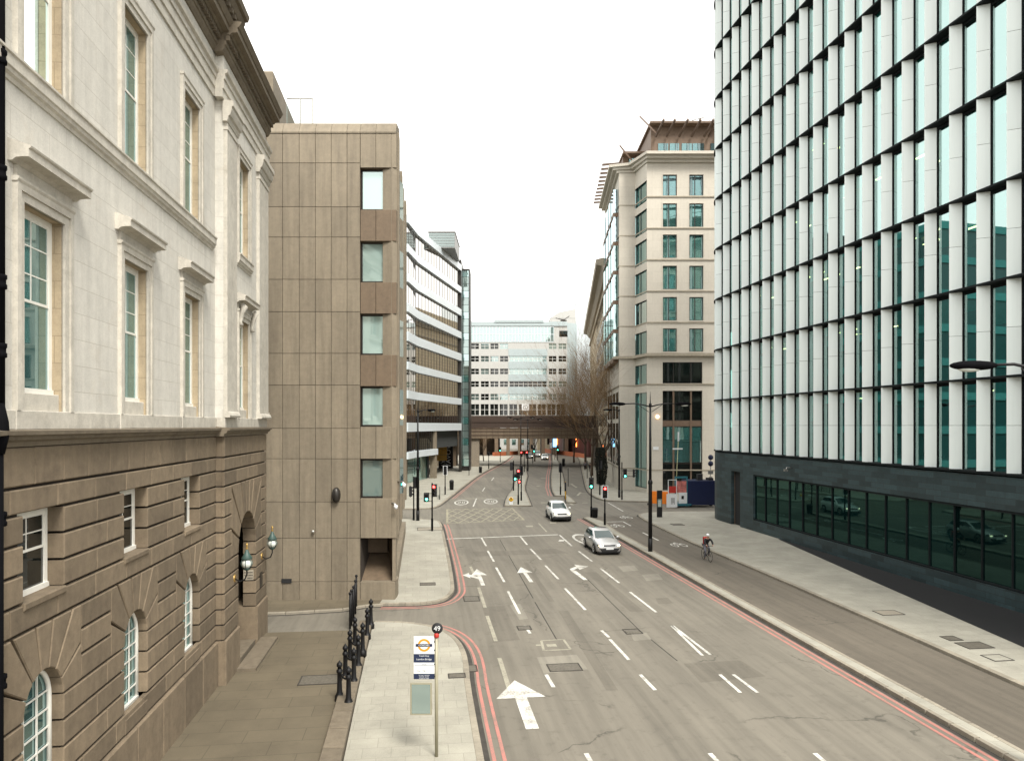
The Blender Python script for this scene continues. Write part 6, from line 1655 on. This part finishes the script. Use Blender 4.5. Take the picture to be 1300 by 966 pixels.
# cyclist coming down the cycle lane
cy = dict(pelvis=(0, .22, 1.0), waist=(0, .12, 1.12), chest=(0, -.08, 1.34), neck=(0, -.16, 1.49), head=(0, -.22, 1.58), crown=(0, -.20, 1.66),
          lsh=(.18, -.12, 1.42), lel=(.26, -.28, 1.22), lwr=(.22, -.46, 1.08), rsh=(-.18, -.12, 1.42), rel=(-.26, -.28, 1.22), rwr=(-.22, -.46, 1.08),
          lhip=(.10, .2, .95), lkn=(.12, -.16, .74), lan=(.12, .06, .40), ltoe=(.12, -.10, .36), rhip=(-.10, .2, .95), rkn=(-.12, -.12, .60), ran=(-.12, .08, .20), rtoe=(-.12, -.08, .16))
person(12.55, 45.7, 0, CA, 'cyclist in black jacket with red bag and pale helmet riding in the cycle lane', cy, M['cloth_black'], M['cloth_grey'], helmet=M['signwhite'], bag=M['cloth_red'])
bk = thing('bicycle', 'dark bicycle ridden by the cyclist in the cycle lane', 'bicycle', (12.55, 45.7, 0), CA)
for y in (-.55, .52):
    m = MB(); 
    for q in range(28):
        a0, a1 = 2*PI*q/28, 2*PI*(q+1)/28; m.tube([(0, y+.335*math.cos(a0), .345+.335*math.sin(a0)), (0, y+.335*math.cos(a1), .345+.335*math.sin(a1))], .016, 5, cap=False)
    w = m.build('wheel', M['rubber'], bk)
    m = MB()
    for q in range(14): a = 2*PI*q/14; m.tube([(0, y, .345), (0, y+.33*math.cos(a), .345+.33*math.sin(a))], .003, 3)
    m.build('spokes', M['steel'], w)
m = MB()
for a, b in (((0, .52, .345), (0, .05, .30)), ((0, .05, .30), (0, .18, .86)), ((0, .18, .78), (0, -.38, .82)), ((0, .05, .30), (0, -.42, .72)), ((0, -.38, .9), (0, -.55, .345)), ((0, .52, .345), (0, .17, .78))): m.tube([a, b], .018, 6)
m.build('frame', M['black'], bk)
m = MB(); m.tube([(-.24, -.46, 1.02), (0, -.40, 1.0), (.24, -.46, 1.02)], .016, 6); m.build('handlebar', M['black'], bk)
m = MB(); m.ball((0, .2, .90), .08, .14, .035); m.build('saddle', M['blackmat'], bk)
m = MB(); m.tube([(-.1, -.02, .16), (-.1, .05, .30), (.1, .05, .30), (.1, .12, .42)], .012, 5); m.lathe([(0, -.01), (.09, -.01), (.09, .01), (0, .01)], c=(.05, .05, .30), axis='x', n=14); m.build('crank', M['steel'], bk)

# ------------------------------------------------------------------ bare trees
def tree(x, y, h, seed, label, spread=.5, lean=(0, 0), depth=6, tr=.24):
    rnd = random.Random(seed); t = thing('bare_tree', label, 'tree', (x, y, .0), 0, 'bare street trees on the right')
    tm, cm_ = MB(), MB()
    def grow(p, d, L, r, lv):
        n = 4 if lv < 3 else 3; pts = [p.copy()]; rr = [r]
        for i in range(n):
            d = (d+Vector((rnd.gauss(0, .13), rnd.gauss(0, .13), rnd.gauss(.05 if lv else 0, .08)))*(1.0 if lv else .35)).normalized()
            p = p+d*L/n; pts.append(p.copy()); rr.append(r*(1-.55*(i+1)/n))
        (tm if lv < 3 else cm_).tube(pts, rr, 8 if lv < 1 else 6 if lv < 3 else 3, cap=False)
        if lv >= depth: return
        nk = {0: 5, 1: 4, 2: 4, 3: 4, 4: 2, 5: 3}.get(lv, 3)
        for k in range(nk):
            f = 1.0 if k == 0 else rnd.uniform(.35, 1.0)
            if lv == 0: f = rnd.uniform(.76, 1.0) if k else 1.0
            q = pts[0].lerp(pts[-1], f) if False else pts[min(n, int(f*n+.001))]
            ax = Vector((rnd.gauss(0, 1), rnd.gauss(0, 1), rnd.gauss(0, .35))); ax = (ax-ax.dot(d)*d).normalized()
            sp = spread*rnd.uniform(.7, 1.3)*(1.0 if k else .35)
            nd = (d*math.cos(sp)+ax*math.sin(sp)+Vector((lean[0], lean[1], .24))*.35).normalized()
            grow(q, nd, L*rnd.uniform(.68, .95), max(rr[min(n, int(f*n+.001))]*rnd.uniform(.6, .85), .010), lv+1)
    grow(Vector((0, 0, -.1)), Vector((0, 0, 1)), h*.31, tr, 0)
    tm.build('trunk', M['bark'], t, False); cm_.build('crown', M['twig'], t, False)
    return t
tree(13.0, 103, 20, 3, 'big bare tree with thick limbs at the corner of the cream office', .55, (-.12, 0), 6, .34)
tree(13.6, 121, 22, 8, 'bare tree with golden twigs in front of the classical building', .50, (-.12, 0), 6, .28)
tree(14.5, 140, 21, 15, 'bare tree with dense brown twigs right above the bridge', .5, (-.12, 0), 6, .28)
tree(5.5, 172, 14, 21, 'thin bare tree rising behind the bridge in front of the white office', .5, (0, 0), 6, .2)
tree(-6.8, 170, 10, 33, 'small bare tree behind the bridge at the left of the white office', .6, (0, 0), 5, .16)
tree(14.5, 166, 17, 41, 'far bare tree behind the bridge on the right', .65, (-.3, 0), 6, .24)
# dark evergreen bush at the foot of the first tree
rnd = random.Random(9); t = thing('evergreen_bush', 'tall dark evergreen bush at the pavement edge below the big bare tree', 'bush', (12.8, 102, .1), 0)
m = MB()
for k in range(5200):
    a = rnd.uniform(0, 2*PI); z = rnd.uniform(.2, 5.4); rmax = .85*(1-abs(z-2.9)/4.2)**.4*(1+.25*math.sin(3*a+z)); r = rmax*rnd.uniform(.45, 1)**.5
    c = Vector((r*math.cos(a), r*math.sin(a), z)); u = Vector((rnd.gauss(0, 1), rnd.gauss(0, 1), rnd.gauss(0, 1))).normalized()*rnd.uniform(.05, .12); v = u.cross(Vector((rnd.gauss(0, 1), rnd.gauss(0, 1), 1))).normalized()*u.length*.7
    m.add([c-u, c-v, c+u, c+v], [(0, 1, 2, 3)])
m.build('foliage', M['leaf'], t, False); m = MB(); m.tube([(0, 0, 0), (0, 0, 3)], .12, 6); m.build('stem', M['bark'], t)
# ------------------------------------------------------------------ light and camera
w = bpy.data.worlds.new('World'); sc.world = w; w.use_nodes = True; nt = w.node_tree
bg = nt.nodes['Background']; sky = nt.nodes.new('ShaderNodeTexSky'); sky.sky_type = 'NISHITA'; sky.sun_disc = False
SUN_EL, SUN_AZ = R(52), R(150)       # azimuth clockwise from +Y
sky.sun_elevation = SUN_EL; sky.sun_rotation = SUN_AZ; sky.air_density = 1.2; sky.dust_density = 4.0; sky.ozone_density = 1.0
hs = nt.nodes.new('ShaderNodeHueSaturation'); hs.inputs['Saturation'].default_value = .22; nt.links.new(sky.outputs[0], hs.inputs['Color'])
mx = nt.nodes.new('ShaderNodeMix'); mx.data_type = 'RGBA'; mx.inputs[0].default_value = .72   # even cloud cover over the sky
nt.links.new(hs.outputs[0], mx.inputs[6]); mx.inputs[7].default_value = (12.9, 12.6, 12.0, 1)
nt.links.new(mx.outputs[2], bg.inputs['Color']); bg.inputs['Strength'].default_value = .09
ld = bpy.data.lights.new('sun', 'SUN'); ld.energy = 1.9; ld.angle = R(18); ld.color = (1, .95, .86)
lo = bpy.data.objects.new('sun', ld); COL.objects.link(lo)
dirv = Vector((math.sin(SUN_AZ)*math.cos(SUN_EL), math.cos(SUN_AZ)*math.cos(SUN_EL), math.sin(SUN_EL)))
lo.rotation_euler = dirv.to_track_quat('Z', 'Y').to_euler(); lo.location = dirv*60
cd = bpy.data.cameras.new('camera'); cd.sensor_width = 36; cd.lens = 36*900/1300; cd.clip_end = 6000; cd.clip_start = .1
cd.shift_y = (540-483)/1300
co_ = bpy.data.objects.new('camera', cd); COL.objects.link(co_); co_.location = (0, 0, H); co_.rotation_euler = (R(90), 0, 0)
sc.camera = co_
sc.render.engine = 'CYCLES'; sc.cycles.use_denoising = True
try: sc.cycles.denoiser = 'OPENIMAGEDENOISE'
except Exception: pass
sc.cycles.max_bounces = 6; sc.cycles.diffuse_bounces = 3; sc.cycles.glossy_bounces = 4; sc.cycles.transparent_max_bounces = 8; sc.cycles.sample_clamp_indirect = 6
sc.cycles.caustics_reflective = False; sc.cycles.caustics_refractive = False
sc.view_settings.view_transform = 'Standard'; sc.view_settings.look = 'None'; sc.view_settings.exposure = 1.15; sc.view_settings.gamma = 1.0; sc.view_settings.use_curve_mapping = False
